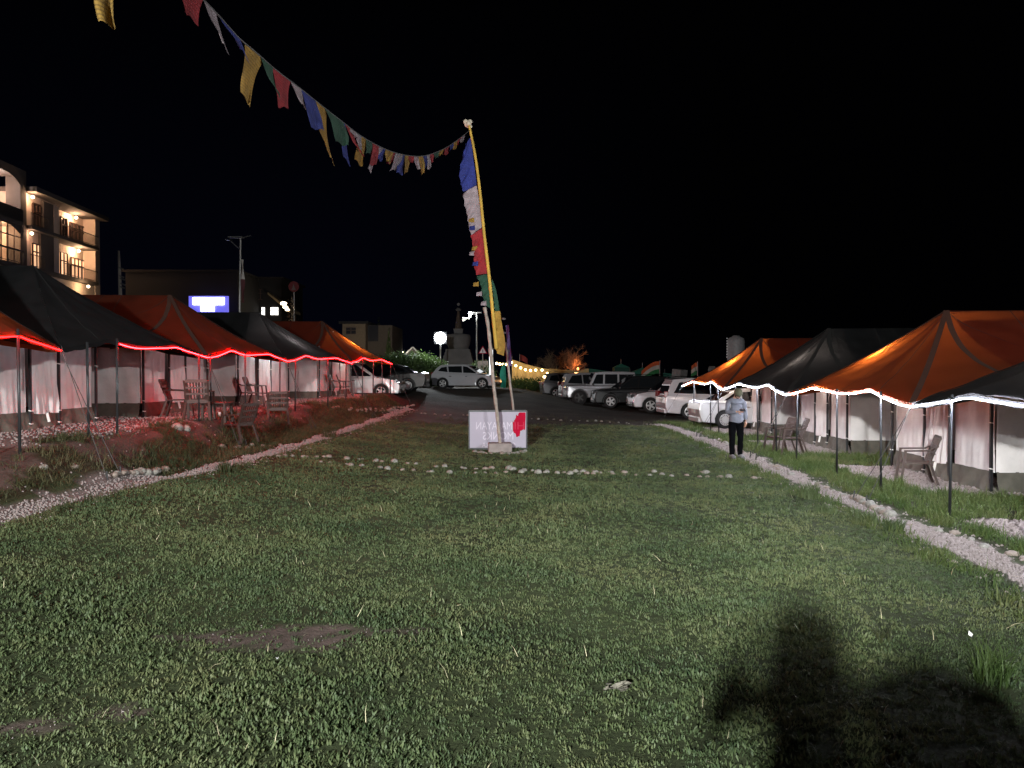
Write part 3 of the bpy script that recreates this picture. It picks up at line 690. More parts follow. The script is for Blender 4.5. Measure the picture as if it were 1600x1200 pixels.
# string of prayer flags
kp = [(735,203,20.2),(700,229,18.6),(665,243,17),(632,242,15.6),(600,232,14.3),(565,213,13),(532,188,12),(500,163,11.1),(470,139,10.3),(432,110,9.4),(400,82,8.7),(372,58,8.1),(345,28,7.5),(318,0,7.0),(285,-28,6.5),(225,-45,6.0),(160,-52,5.6),(50,-50,5.2)]
line = catmull([P(a, b, Y) for a, b, Y in kp], 16)
so = line[0].copy(); fs = thing('prayer_flag_string', 'string of small prayer flags sagging from the pole top to the upper left', 'prayer flags', so)
MB().tube(line, .008, 5).build('cord', M_rope, fs, so)
def px_of(p):
    d = p-Vector((0, 0, CAMZ)); c, s_ = math.cos(PITCH), math.sin(PITCH); f_ = d.y*c-d.z*s_; return 800+FPX*d.x/f_
FLAGS = [(160,46,172,40,'yellow'),(228,30,236,-8,'green'),(300,30,298,28,'red'),(328,16,350,70,'white'),(360,26,380,82,'blue'),(398,24,386,160,'yellow'),(417,16,437,150,'green'),(440,24,442,168,'red'),
 (464,16,476,168,'white'),(482,18,497,202,'blue'),(499,20,518,248,'yellow'),(522,24,536,226,'green'),(545,10,566,241,'red'),(533,14,541,250,'blue'),(552,12,556,214,'white'),(560,8,563,233,'white'),(569,14,561,256,'yellow'),(578,10,576,240,'green'),
 (587,8,583,258,'red'),(594,9,577,266,'white'),(602,9,592,250,'blue'),(609,10,606,253,'yellow'),(617,9,608,256,'red'),(624,10,614,266,'white'),(630,10,624,271,'blue'),(637,7,634,270,'yellow'),(643,8,643,254,'red'),
 (651,8,655,265,'white'),(657,6,661,271,'yellow'),(664,9,664,262,'blue'),(675,9,674,255,'red'),(669,4,671,264,'white'),(682,8,682,247,'green'),(690,9,689,242,'yellow'),(699,8,696,242,'red'),(706,5,705,234,'blue'),(711,7,711,233,'yellow'),(718,6,714,226,'red'),(724,6,722,222,'white')]
lpx = [px_of(p) for p in line]; rf = random.Random(9)
def at_px(x):
    for i in range(len(lpx)-1):
        if lpx[i+1] <= x <= lpx[i]: return line[i].lerp(line[i+1], (lpx[i]-x)/max(1e-6, lpx[i]-lpx[i+1]))
    return line[0] if x > lpx[0] else line[-1]
for (ax, wpx, tx, ty, cn) in FLAGS:
    wpx *= 1.25; c0 = at_px(ax); Y0 = c0.y; tipc = P(tx, ty, Y0+rf.uniform(-.05, .05)); nar = rf.uniform(.5, .95); ph = rf.uniform(0, 6); fold = rf.uniform(.02, .05); tw = rf.uniform(-.25, .25)
    e0, e1 = at_px(ax-wpx/2), at_px(ax+wpx/2); half = (e1-e0)/2
    def ff_(u, v):
        q = u*2-1; p = c0+half*q*(1-(1-nar)*v)*(1-.25*math.sin(math.pi*v)*rf_); d_ = (tipc-c0); bend = math.sin(math.pi*v)*.12*d_.length
        p = p+d_*v+Vector((bend*tw*2, 0, 0)); p.z += .1*d_.length*v*q*(1 if tw > 0 else -1)
        p.y += fold*math.sin(u*7+ph+v*3)*v*1.6+tw*.3*v*q; p.x += .35*fold*math.sin(u*9+v*5+ph)*v; return p
    rf_ = rf.uniform(0, 1)
    MB().add(*grid(10, 12, ff_)).build('flag', cloth('dimmed_'+cn), fs, so, True)

# ------------------------------------------------------------------ stones
protos = []
for i in range(7):
    m = MB().sphere((0,0,0), .5, 7, 10, (1, random.uniform(.65,.95), random.uniform(.5,.8)))
    m.v = [v*(1+random.uniform(-.07, .07)) for v in m.v]
    me = bpy.data.meshes.new('stone'); me.from_pydata([tuple(v) for v in m.v], [], m.f); me.polygons.foreach_set('use_smooth', [True]*len(me.polygons)); me.materials.append(M_stone)
    if i > 3:
        me.materials.clear(); me.materials.append(mat('river_stone_warm', (.21, .175, .15), .8, var=.3, scale=5, bump=.3, bscale=14))
    protos.append(me)
WHERE = {'double': ('toward its left end', 'before the sign', 'toward its right end'), 'thin': ('near the left tents', 'behind the sign', 'toward the right path'),
         'right': ('at its far end', 'near the walking person', 'toward the camera'), 'left': ('at its left part', 'in its middle part', 'at its right part')}
def stone(x, y, s, label, group, smid=None, dd=0, tot=1):
    pm = random.choice(protos)
    if smid:
        wk = 'double' if 'double' in label else 'thin' if 'thin' in label else 'right' if 'right' in label else 'left'
        label = stone_label(x, s, smid, pm.materials[0] != M_stone, label, WHERE[wk][min(2, int(3*dd/tot))])
    o = bpy.data.objects.new('stone', pm); COL.objects.link(o)
    o.location = T(x, y, s*(.16 if 'cobble' in label else .05)); o.scale = (s, s, s*random.uniform(.8, 1.1)); o.rotation_euler = (random.uniform(-.2,.2), random.uniform(-.2,.2), random.uniform(0,6.3))
    tag(o, label, 'stone', group)
def stone_label(x, s, smid, mesh_warm, base, where):
    return '%s %s %s, %s' % ('larger' if s > smid else 'smaller', 'reddish' if mesh_warm else 'grey', base, where)
def row(pts, step, s0, s1, label, group, jit=.05, skip=0.1):
    P_ = catmull([G(*p) for p in pts], 8); acc = 0; nx_ = 0
    for a, b in zip(P_[:-1], P_[1:]):
        L_ = (b-a).length
        while nx_ <= acc+L_:
            p = a.lerp(b, (nx_-acc)/max(L_, 1e-6)); s = random.uniform(s0, s1)*.88
            if random.random() > skip: stone(p.x+random.uniform(-jit, jit), p.y+random.uniform(-jit, jit), s, label, group, (s0+s1)/2, acc+(p-a).length, sum((q-r).length for q, r in zip(P_[1:], P_[:-1])))
            nx_ += s*.5+step*random.uniform(.5, 1.2)
        acc += L_
L1 = 'stone of the double row crossing the lawn'
row([(432,714),(560,720),(700,731),(850,738),(985,741),(1112,742)], .15, .10, .22, L1, 'stones of the double row across the lawn', .09, .2)
row([(500,723),(620,735),(760,741),(880,741),(1040,746),(1190,750)], .135, .09, .20, L1, 'stones of the double row across the lawn', .09, .15)
L2 = 'stone of the thin line at the far lawn edge'
row([(655,646),(720,650),(820,655),(930,659),(1035,665)], .3, .08, .2, L2, 'stones of the thin line at the far lawn edge', .12, .15)
L3 = 'stone edging the right gravel path'
row([(1075,668),(1110,682),(1150,700),(1190,722),(1225,741),(1262,755),(1300,770),(1330,781)], .22, .09, .19, L3, 'stones edging the right gravel path', .06, .12)
row([(1335,783),(1352,791),(1370,799),(1394,811)], .035, .17, .24, 'cobble packed beside the right gravel path', 'cobbles packed beside the right gravel path', .01, 0)
row([(1400,818),(1450,830),(1500,843),(1560,865),(1600,885)], .22, .09, .2, L3, 'stones edging the right gravel path', .07, .1)
row([(1095,664),(1150,664),(1200,668)], .3, .1, .16, L3, 'stones edging the right gravel path', .1, .1)
L4 = 'stone lining the left gravel path'
row([(178,751),(205,748),(235,743),(258,736)], .03, .16, .25, 'cobble clustered beside the left gravel path', 'cobbles clustered beside the left gravel path', .02, 0)
row([(340,708),(372,703),(400,700),(440,696)], .22, .14, .22, L4, 'stones lining the left gravel path', .08, .2)
row([(10,733),(50,739),(100,744),(150,749)], .6, .12, .2, L4, 'stones lining the left gravel path', .08, .1)
row([(520,640),(550,640),(590,643),(620,638),(650,634)], .2, .16, .24, L4, 'stones lining the left gravel path', .08, .1)
for a, b, s in ((276,672,.26),(290,674,.22),(1490,883,.10)): p = G(a, b); stone(p.x, p.y, s, 'stone lying on its own on the turf beside a gravel path', 'single stones beside the paths')
for i in range(16):
    a = math.pi+math.pi*i/15; r_ = random.uniform(.5, .68); stone(-.32+r_*1.1*math.cos(a), 20.3+.6*r_*math.sin(a)*1.2, random.uniform(.1, .2), 'small stone heaped round the concrete block of the flag pole', 'stones heaped round the flag pole footing')

# ------------------------------------------------------------------ weed clumps
def clump(label, px, py, n, h, rad, m_, cat='weed', lean=1.0, wd=.012):
    p = G(px, py); v, f = blades(n, rad, h*.5, h, wd, lean); 
    o = obj('weed_clump', v, f, m_); o.location = p; tag(o, label, cat)
clump('leafy dark weed clump at the lawn edge, farthest along the right path', 1264, 782, 160, .32, .16, MG, lean=.7, wd=.018)
clump('leafy weed clump between two others beside the cobbles', 1292, 803, 90, .18, .16, MG, lean=.9, wd=.016)
clump('low leafy weed clump just below the packed cobbles', 1352, 820, 130, .22, .2, MG, wd=.016)
clump('dark weed clump at the path edge below the cobbles', 1396, 832, 120, .2, .13, MG, wd=.016)
clump('sprawling dry grass tussock in the dark lower right of the lawn', 1552, 1080, 170, .34, .12, MGR, 'grass tussock', 1.4, .006)
clump('small pale dry grass tuft beside the photographer shadow', 1382, 1020, 40, .2, .05, MGL, 'grass tussock', 1.3, .006)
clump('tall leafy weed hiding the left gravel path near its middle', 357, 738, 120, .26, .2, MGL, lean=.8, wd=.014)
clump('dark weed clump covering the far left path', 515, 684, 120, .3, .22, MGL, lean=.8, wd=.014)
clump('grassy weed clump at the pole foot right of the walking person', 1188, 705, 110, .32, .22, MGR, lean=.7, wd=.012)
clump('long grass tuft at the foot of the pole by the brown armchair', 1405, 762, 90, .26, .12, MGR, lean=.9, wd=.01)
clump('thin weed with bare stalks in front of the sign board', 741, 702, 12, .4, .05, MGL, lean=.4, wd=.008)
clump('leafy weeds growing round the foot of the sign board', 800, 704, 130, .14, .3, MG, lean=.9, wd=.014)
clump('leafy weeds left of the concrete block', 752, 703, 110, .13, .22, MG, lean=.9, wd=.014)
def litter(label, px, py, s, n, cat, m_):
    p = G(px, py); m = MB()
    for i in range(n):
        c = p+Vector((random.uniform(-s, s)*(n > 1), random.uniform(-s, s)*(n > 1)*.8, .035+random.uniform(0, .02))); a = random.uniform(0, 6.3); w_ = s*random.uniform(.35, .8) if n > 1 else s
        e1 = Vector((math.cos(a), math.sin(a), random.uniform(-.3,.3)))*w_; e2 = Vector((-math.sin(a), math.cos(a), random.uniform(-.4,.4)))*w_*.55
        m.add([c-e1, c+e2*.8, c+e1+Vector((0,0,.01)), c-e2, c+Vector((0,0,-.01))], [(0,1,4),(1,2,4),(2,3,4),(3,0,4)])
    tag(m.build({'leaf': 'withered_leaf'}.get(cat, 'litter'), m_), label, cat)
M_pap = mat('paper', (.8, .8, .82), .6, var=0)
litter('white scrap of litter on the far lawn right of the sign board', 899, 672, .09, 1, 'litter', M_pap)
litter('flat white scrap of paper on the lawn at lower right', 1516, 1003, .035, 1, 'litter', M_pap)
litter('cluster of pale withered leaves flat on the lawn', 962, 1085, .075, 11, 'leaf', mat('withered_leaf', (.20, .19, .155), .8, var=.3, scale=14))
litter('tiny white scrap on the bare dirt patch of the lawn', 433, 1045, .02, 1, 'litter', M_pap)

# ------------------------------------------------------------------ people
def skin(name, nodes, edges, m_, parent, root=0, sub=2, smooth=True):
    """nodes: list of (xyz, rx, ry) ; grows one continuous skinned surface"""
    me = bpy.data.meshes.new(name); me.from_pydata([tuple(n[0]) for n in nodes], edges, [])
    o = bpy.data.objects.new(name, me); COL.objects.link(o)
    md = o.modifiers.new('skin', 'SKIN'); md.use_smooth_shade = True
    for i, n in enumerate(nodes):
        sv = me.skin_vertices[0].data[i]; sv.radius = (n[1], n[2]); sv.use_root = (i == root)
    s_ = o.modifiers.new('sub', 'SUBSURF'); s_.levels = sub; s_.render_levels = sub
    bpy.context.view_layer.update()
    me2 = bpy.data.meshes.new_from_object(o.evaluated_get(bpy.context.evaluated_depsgraph_get()))
    bpy.data.objects.remove(o); me2.name = name; me2.materials.clear(); me2.materials.append(m_)
    o = bpy.data.objects.new(name, me2); COL.objects.link(o); o.parent = parent
    me2.polygons.foreach_set('use_smooth', [True]*len(me2.polygons)); return o
def fold(o, s_):
    tx = bpy.data.textures.get('folds') or bpy.data.textures.new('folds', 'CLOUDS'); tx.noise_scale = .13
    sb = o.modifiers.new('more', 'SUBSURF'); sb.levels = sb.render_levels = 1
    d = o.modifiers.new('folds', 'DISPLACE'); d.texture = tx; d.strength = s_; d.mid_level = .5
M_skin = mat('skin', (.40, .22, .15), .55, var=.06); M_jacket = mat('blue_grey_jacket', (.135, .145, .18), .85, var=.18, scale=9, bump=.6, bscale=7)
M_trouser = mat('black_trousers', (.0015, .0017, .0025), .95, spec=.08, var=.2, bump=.5, bscale=7); M_shoe = mat('grey_shoe', (.16, .16, .17), .7, var=.3, scale=14)
M_beanie = mat('olive_beanie', (.075, .075, .045), .95, var=.2, scale=30, bump=.5, bscale=60)
def person(label, loc, rz, sc, arms, head_tilt=.5, phone=True, face=True):
    """faces -Y locally; arms = (right arm joints, left arm joints): shoulder, elbow, wrist, hand tip direction"""
    t = thing('person', label, 'person', loc, rz); t.scale = sc if isinstance(sc, tuple) else (sc, sc, sc)
    hc = Vector((0, -.05-.06*head_tilt, 1.59-.03*head_tilt)); 
    (ra, la) = arms
    N = [((0,0,.97),.11,.08), ((0,.01,1.15),.11,.08), ((0,.01,1.33),.13,.09), ((0,.015,1.43),.10,.075), ((0,-.005,1.49),.052,.052), ((0,-.03,1.545),.055,.06), (tuple(hc),.075,.09), (tuple(hc+Vector((0,.0,.075))),.062,.078)]
    E = [(0,1),(1,2),(2,3),(3,4),(4,5),(5,6),(6,7)]
    def limb(start, pts):
        p = start
        for q in pts: N.append(q); E.append((p, len(N)-1)); p = len(N)-1
        return p
    for sx, arm in ((-1, ra), (1, la)):
        sh, el, wr = arm[:3]
        limb(3, [((sx*.16, .015, 1.405), .055, .055), (sh, .05, .05), (el, .038, .038), (wr, .027, .024)])
    for sx in (-1, 1):
        limb(0, [((sx*.09, 0, .88), .07, .07), ((sx*.10, -.015, .5), .052, .055), ((sx*.10, .01, .3), .05, .052), ((sx*.10, .01, .09), .035, .038), ((sx*.105, -.1, .035), .035, .022)])
    b = skin('body', N, E, M_skin, t)
    # hands: palm plus five separate bent fingers
    for sx, arm in ((-1, ra), (1, la)):
        wr, dr_, side, palm = Vector(arm[2]), Vector(arm[3]).normalized(), Vector(arm[4]).normalized(), arm[5]
        nrm = dr_.cross(side).normalized()*palm
        hn = [(tuple(wr), .024, .02), (tuple(wr+dr_*.05), .036, .018), (tuple(wr+dr_*.085), .036, .016)]; he = [(0,1),(1,2)]
        for k, (of, ln) in enumerate(((-.030, .070), (-.010, .080), (.010, .075), (.030, .058))):
            p0 = wr+dr_*.085+side*of; p1 = p0+dr_*ln*.45+nrm*.008; p2 = p1+(dr_*.6+nrm*.8)*ln*.35; p3 = p2+(dr_*.2+nrm)*ln*.25; i = len(hn)
            hn += [(tuple(p0),.0095,.0095),(tuple(p1),.009,.009),(tuple(p2),.0085,.0085),(tuple(p3),.0075,.0075)]; he += [(2,i),(i,i+1),(i+1,i+2),(i+2,i+3)]
        i = len(hn); q0 = wr+dr_*.035-side*.035; q1 = q0+(dr_*.6-side*.6)*.05+nrm*.012; q2 = q1+(dr_*.9+nrm*.4)*.03
        hn += [(tuple(q0),.012,.012),(tuple(q1),.0105,.0105),(tuple(q2),.009,.009)]; he += [(1,i),(i,i+1),(i+1,i+2)]
        skin('hand', hn, he, M_skin, t, 0, 1)
    # jacket
    J = [((0,0,.84),.195,.155), ((0,0,.93),.20,.16), ((0,-.01,1.04),.195,.16), ((0,-.005,1.17),.18,.15), ((0,.0,1.32),.165,.135), ((0,.015,1.43),.125,.10), ((0,.0,1.475),.075,.075)]
    JE = [(0,1),(1,2),(2,3),(3,4),(4,5),(5,6)]
    for sx, arm in ((-1, ra), (1, la)):
        sh, el, wr = [Vector(q) for q in arm[:3]]; i = len(J)
        J += [((sx*.14,.015,1.385),.08,.075), (tuple(sh),.08,.078), (tuple(sh.lerp(el,.5)),.072,.07), (tuple(el),.066,.066), (tuple(el.lerp(wr,.55)),.056,.056), (tuple(el.lerp(wr,.93)),.042,.042)]
        JE += [(5,i)]+[(i+q,i+q+1) for q in range(5)]
    jk = skin('jacket', J, JE, M_jacket, t)
    fold(jk, .028)
    H = [((0,.005,1.0),.17,.13)]; HE = []
    for sx in (-1, 1):
        i = len(H)
        H += [((sx*.095,.005,.84),.105,.115), ((sx*.105,-.01,.62),.088,.092), ((sx*.105,-.02,.48),.08,.08), ((sx*.105,.0,.28),.074,.075), ((sx*.105,.012,.06),.068,.07)]
        HE += [(0,i)]+[(i+q,i+q+1) for q in range(4)]
    fold(skin('trousers', H, HE, M_trouser, t), .03)
    for sx in (-1, 1):
        skin('shoe', [((sx*.105,.08,.05),.05,.05),((sx*.108,.0,.06),.062,.062),((sx*.115,-.1,.045),.06,.048),((sx*.12,-.2,.035),.055,.035)], [(0,1),(1,2),(2,3)], M_shoe, t, 1)
    # head details, tilted down with the head
    tl = Matrix.Rotation(head_tilt, 3, 'X')
    def hp(x, y, z): return hc+tl @ Vector((x, y, z))
    m = MB(); pts_ = []
    m2 = MB().sphere((0,0,0), .108, 10, 16, (.95, 1.08, .95)); m2.v = [hc+tl @ (v+Vector((0, .012, .045))) for v in m2.v if True]
    keep = [f for f in m2.f if sum((tl.inverted() @ (m2.v[i]-hc)).z for i in f)/len(f) > .02]
    bn = obj('beanie', m2.v, keep, M_beanie, t, None, True); so_ = bn.modifiers.new('thick', 'SOLIDIFY'); so_.thickness = .012
    if face:
        n_ = MB().add([hp(-.013,-.082,-.02), hp(.013,-.082,-.02), hp(0,-.108,-.018), hp(0,-.085,.02), hp(0,-.086,-.028)], [(0,2,3),(2,1,3),(0,4,2),(4,1,2)]); n_.build('nose', M_skin, t)
        for sx in (-1, 1):
            MB().sphere(hp(sx*.032, -.078, .018), .012, 6, 8).build('eye', mat('eye_white', (.5,.48,.45), .3, var=0), t, None, True)
            MB().sphere(hp(sx*.078, 0, 0), .02, 6, 8, (.4,.8,1.3)).build('ear', M_skin, t, None, True)
            g = MB(); g.tube([hp(sx*(.034+.022*math.cos(a)), -.093, .015+.016*math.sin(a)) for a in [q*math.pi/6 for q in range(13)]], .0028, 5); g.build('glasses', M_pole, t)
        MB().box(hp(0,-.092,.018), (.02,.003,.004)).build('glasses', M_pole, t)
        MB().tube([hp(-.022,-.082,-.048), hp(0,-.088,-.05), hp(.022,-.082,-.048)], .005, 5).build('mouth', mat('lips', (.22,.08,.07), .6, var=0), t)
        bd = MB().sphere((0,0,0), .08, 8, 12, (.85,.95,.75)); bd.v = [hc+tl @ (v+Vector((0,-.012,-.045))) for v in bd.v]
        keep = [f for f in bd.f if (lambda c: c.z < -.045 or (c.z < -.01 and c.y > -.05 and abs(c.x) > .045))(sum(((tl.inverted() @ (bd.v[i]-hc)) for i in f), Vector())/len(f))]
        obj('beard', bd.v, keep, mat('dark_hair', (.015,.012,.01), .9, var=.2, bump=.5), t, None, True)
    if not face:
        skin('shadow_hood', [((0,.03,1.36),.20,.15), ((0,.01,1.48),.165,.15), ((0,-.02,1.60),.175,.165), ((0,-.02,1.70),.17,.16)], [(0,1),(1,2),(2,3)], M_jacket, t)  # added bulk that thickens head and neck in the cast shadow
    if phone:
        w_ = Vector(ra[2])+Vector(ra[3]).normalized()*.11+Vector((.0,-.035,.025))
        bevel(MB().box(w_, (.15,.012,.075), rx=-.9).build('phone', mat('phone_body', (.02,.02,.025), .3, var=0), t), .006)
        MB().box(w_+Vector((0,.0075,.006)), (.14,.002,.065), rx=-.9).build('phone_screen', mat('phone_glow', (.5,.2,.15), .3, emit=(.9,.5,.4), es=.35, var=0), t)
    return t
wp = G(1150, 719)+Vector((0, 0, .02))
relaxed = (((.205,.02,1.36)), (.245,.03,1.11), (.225,-.05,.90), (-.1,-.15,-1), (0,1,0), -1)
holding = ((-.205,.02,1.36), (-.235,-.01,1.12), (-.08,-.25,1.15), (1,-.25,.15), (0,0,1), 1)
person('person in olive beanie, blue grey jacket and black trousers looking at a phone', wp, .13, (.98, .98, 1.0), (holding, relaxed), .75)
raise_r = ((-.23,.0,1.37), (-.38,.0,1.13), (-.16,-.22,1.2), (1,-.3,.2), (0,0,1), 1)
raise_l = ((.23,.0,1.37), (.31,-.04,1.25), (.23,-.10,1.50), (-.1,.25,.9), (0,-1,0), 1)
# two unseen people, stretched wide so their shadows fill the lower right lawn
person('person outside the frame holding up a phone beside the viewpoint, casting the shadow', (.05, -.17, 0), math.pi-.3, (1.25, 1.3, 1.185), (raise_r, raise_l), .2, False, False)
person('unseen person stretched to widen the shadow, right of the other one', (.56, -.36, 0), math.pi-.3, (2.1, 1.5, 1.06), (((-.235,.02,1.37),(-.30,.03,1.12),(-.30,-.05,.90),(.1,-.15,-1),(0,1,0),1), relaxed), .1, False, False)

# ------------------------------------------------------------------ cars
M_tyre = mat('tyre', (.012, .012, .013), .85, var=.1); M_rim = mat('alloy_rim', (.45, .45, .46), .4, .25, var=.05)
M_glass = mat('car_glass', (.01, .012, .014), .06, var=0, spec=.8); M_trim = mat('black_trim', (.015, .015, .016), .5, var=0)
M_chrome = mat('chrome', (.75, .75, .75), .12, 1, var=0); M_hl = mat('headlight_glass', (.22, .23, .25), .15, .3, var=0); M_tl = mat('taillight_red', (.16, .004, .005), .3, var=0)
M_plate = mat('number_plate', (.6, .6, .58), .5, var=0)
def paint(n, c, me=.25): return mat(n+'_paint', c, .28, me, var=.03, scale=2, coat=.6)
def wheel(parent, x, y, r, wd, sy, m_rim=None, spokes=7, dark=False):
    t = MB().lathe([(r*.62,-wd/2),(r*.9,-wd/2),(r,-wd*.36),(r,wd*.36),(r*.9,wd/2),(r*.62,wd/2)], (0,0,0), 28, 'Y').build('wheel', M_tyre, parent, None, True)
    t.location = (x, y, r)
    m = MB().lathe([(r*.63,-wd*.3),(r*.66,wd*.3),(r*.60,wd*.42)] if sy > 0 else [(r*.60,-wd*.42),(r*.66,-wd*.3),(r*.63,wd*.3)], (0,0,0), 28, 'Y')
    rim = MB(); yf = sy*(wd*.5+.02)
    for k in range(28):
        a0 = 2*math.pi*k/28; a1 = 2*math.pi*(k+1)/28
        rim.add([(r*.66*math.cos(a0), yf, r*.66*math.sin(a0)), (r*.66*math.cos(a1), yf, r*.66*math.sin(a1)), (r*.58*math.cos(a1), yf+sy*.01, r*.58*math.sin(a1)), (r*.58*math.cos(a0), yf+sy*.01, r*.58*math.sin(a0))], [(0,1,2,3)])
    for k in range(spokes):
        a = 2*math.pi*k/spokes; hw_ = .042 if spokes < 9 else .017; ca, sa = math.cos(a), math.sin(a); p_ = [(r*.06*ca-hw_*sa, r*.06*sa+hw_*ca), (r*.06*ca+hw_*sa, r*.06*sa-hw_*ca), (r*.62*ca+hw_*sa, r*.62*sa-hw_*ca), (r*.62*ca-hw_*sa, r*.62*sa+hw_*ca)]; rim.add([(q[0], yf, q[1]) for q in p_]+[(q[0], yf-sy*.016, q[1]) for q in p_], [(0,1,2,3),(4,7,6,5),(0,3,7,4),(1,5,6,2)])
    rim.lathe([(r*.13,-.02),(r*.13,.02)], (0, yf, 0), 12, 'Y'); rim.build('rim', m_rim or (M_trim if dark else M_rim), t)
def arch(cx, r, z0, n=9):
    a0 = math.asin(min(.95, max(-.9, (z0-r*.95)/ (r*1.17)))); return [(cx+r*1.17*math.cos(a), r*.95+r*1.17*math.sin(a)) for a in np.linspace(a0, math.pi-a0, n)]
def car(label, x, y, heading, sp, mp, group, plate=True):
    """sp: dict W, top (rear->front outline), z0 sill, ax (rear,front axle x), r, gh (greenhouse outline rear->front), wins (list of side window polygons)"""
    t = thing('parked_car', label, 'car', T(x, y), R(heading), group); W = sp['W']; z0 = sp['z0']; r = sp['r']; ra, fa = sp['ax']
    out = list(sp['top'])
    bot = [p for p in arch(fa, r, z0)]; bot2 = [p for p in arch(ra, r, z0)]
    poly = out + [(out[-1][0]-.08, z0)] + bot + bot2 + [(out[0][0]+.08, z0+.04)]
    n = len(poly); yh = W/2
    v = [Vector((px_, -yh, pz)) for px_, pz in poly]+[Vector((px_, yh, pz)) for px_, pz in poly]
    L_ = out[-1][0]
    for q in v:   # round the plan outline and tuck the flanks
        e = max(0, abs(q.x)-1.45)/(max(abs(L_), abs(out[0][0]))-1.45); q.y *= 1-.04*e*e
    f = [tuple(range(n))[::-1], tuple(range(n, 2*n))]+[(i, (i+1) % n, n+(i+1) % n, n+i) for i in range(n)]
    bevel(obj('body', v, f, mp, t), .045, 3, 35)
    for sx in (ra, fa):
        MB().box((sx, 0, (z0+r*2.05)/2), (r*2.25, W*.86, r*2.05-z0)).build('wheel_well', M_trim, t)
    gh = sp['gh']; zb, zt = min(p[1] for p in gh), max(p[1] for p in gh)
    def yw(z): return (W/2-.07)-(.17 if not sp.get('boxy') else .07)*(z-zb)/(zt-zb)
    n = len(gh); v = [Vector((a, -yw(b), b)) for a, b in gh]+[Vector((a, yw(b), b)) for a, b in gh]
    f = [tuple(range(n))[::-1], tuple(range(n, 2*n))]+[(i, (i+1) % n, n+(i+1) % n, n+i) for i in range(n)]
    bevel(obj('cabin', v, f, mp, t), .03, 2, 25)
    for wn_ in sp['wins']:
        for sy in (-1, 1):
            q = [Vector((a, sy*(yw(b)+.006), b)) for a, b in wn_]; q2 = [p+Vector((0, sy*.004, 0)) for p in q]; k = len(q)
            obj('side_window', q+q2, [tuple(range(k)), tuple(range(k, 2*k))]+[(i, (i+1) % k, k+(i+1) % k, k+i) for i in range(k)], M_glass, t)
    def screen(name, a, b, u0, u1):
        a = Vector((a[0], 0, a[1])); b = Vector((b[0], 0, b[1])); d = b-a; nn = Vector((-d.z, 0, d.x)).normalized()
        if nn.x*(1 if name == 'windscreen' else -1) < 0: nn = -nn
        p, q = a+d*u0, a+d*u1; p2, q2 = p+nn*.008, q+nn*.008
        v = []
        for z_, pt in ((p.z, p2), (q.z, q2)):
            for sy in (-1, 1): v.append(Vector((pt.x, sy*(yw(z_)-.07), pt.z)))
        v2 = [k-nn*.02 for k in v]
        obj(name, v+v2, [(0,1,3,2),(4,6,7,5),(0,2,6,4),(1,5,7,3),(0,4,5,1),(2,3,7,6)], M_glass, t)
    screen('windscreen', gh[-1], gh[-2], .1, .92); screen('rear_window', gh[0], gh[1], .12, .9)
    for sy in (-1, 1):
        wheel(t, ra, sy*(W/2-.13), r, .21, sy, spokes=sp.get('sp', 7), dark=sp.get('darkrim')); wheel(t, fa, sy*(W/2-.13), r, .21, sy, spokes=sp.get('sp', 7), dark=sp.get('darkrim'))
        fx, fz = sp['hl']; bevel(MB().box((fx, sy*(W/2-.29), fz), (.2, .26, .11), rz=-sy*.35).build('headlight', M_hl, t), .03)
        rx_, rz_, rh = sp['tl']; bevel(MB().box((rx_, sy*(W/2-.2), rz_), (.2, .22, rh), rz=sy*.25).build('taillight', M_tl, t), .03)
        bevel(MB().box((gh[-1][0]-.22, sy*(W/2+.06), gh[-1][1]+.06), (.12, .2, .14)).build('mirror', mp if not sp.get('darkrim') else M_trim, t), .03)
        m = MB(); 
        for hx in sp.get('doors', ()): m.box((hx, sy*(W/2-.005), zb-.13), (.16, .03, .03))
        if sp.get('doors'): m.build('door_handle', M_chrome, t)
        if sp.get('rails'): MB().tube([(gh[1][0]+.15, sy*(yw(zt)-.04), zt+.02), (gh[1][0]+.3, sy*(yw(zt)-.04), zt+.06), (gh[-2][0]-.2, sy*(yw(zt)-.04), zt+.06), (gh[-2][0]-.05, sy*(yw(zt)-.04), zt+.01)], .018, 6).build('roof_rail', M_chrome, t)
    xr, xf_ = out[0][0], out[-1][0]
    bevel(MB().box((xf_-.02, 0, sp['hl'][1]-.05), (.06, W*.5, .16)).build('grille', M_trim, t), .02)
    MB().box((xf_+.015, 0, sp['hl'][1]+.03), (.03, W*.5, .02)).build('grille_bar', M_chrome, t)
    bevel(MB().box((xf_-.06, 0, z0+.1), (.16, W*.8, .2)).build('front_bumper', M_trim, t), .04)
    bevel(MB().box((xr+.05, 0, z0+.12), (.16, W*.8, .2)).build('rear_bumper', mp, t), .04)
    MB().box((xr-.015, 0, sp['tl'][1]-.12), (.02, W*.45, .035)).build('rear_trim', M_chrome, t)
    if plate:
        MB().box((xr-.035, 0, sp['tl'][1]-.25), (.012, .5, .12)).build('number_plate', M_plate, t); MB().box((xf_+.03, 0, z0+.2), (.012, .5, .12)).build('number_plate', M_plate, t)
    return t
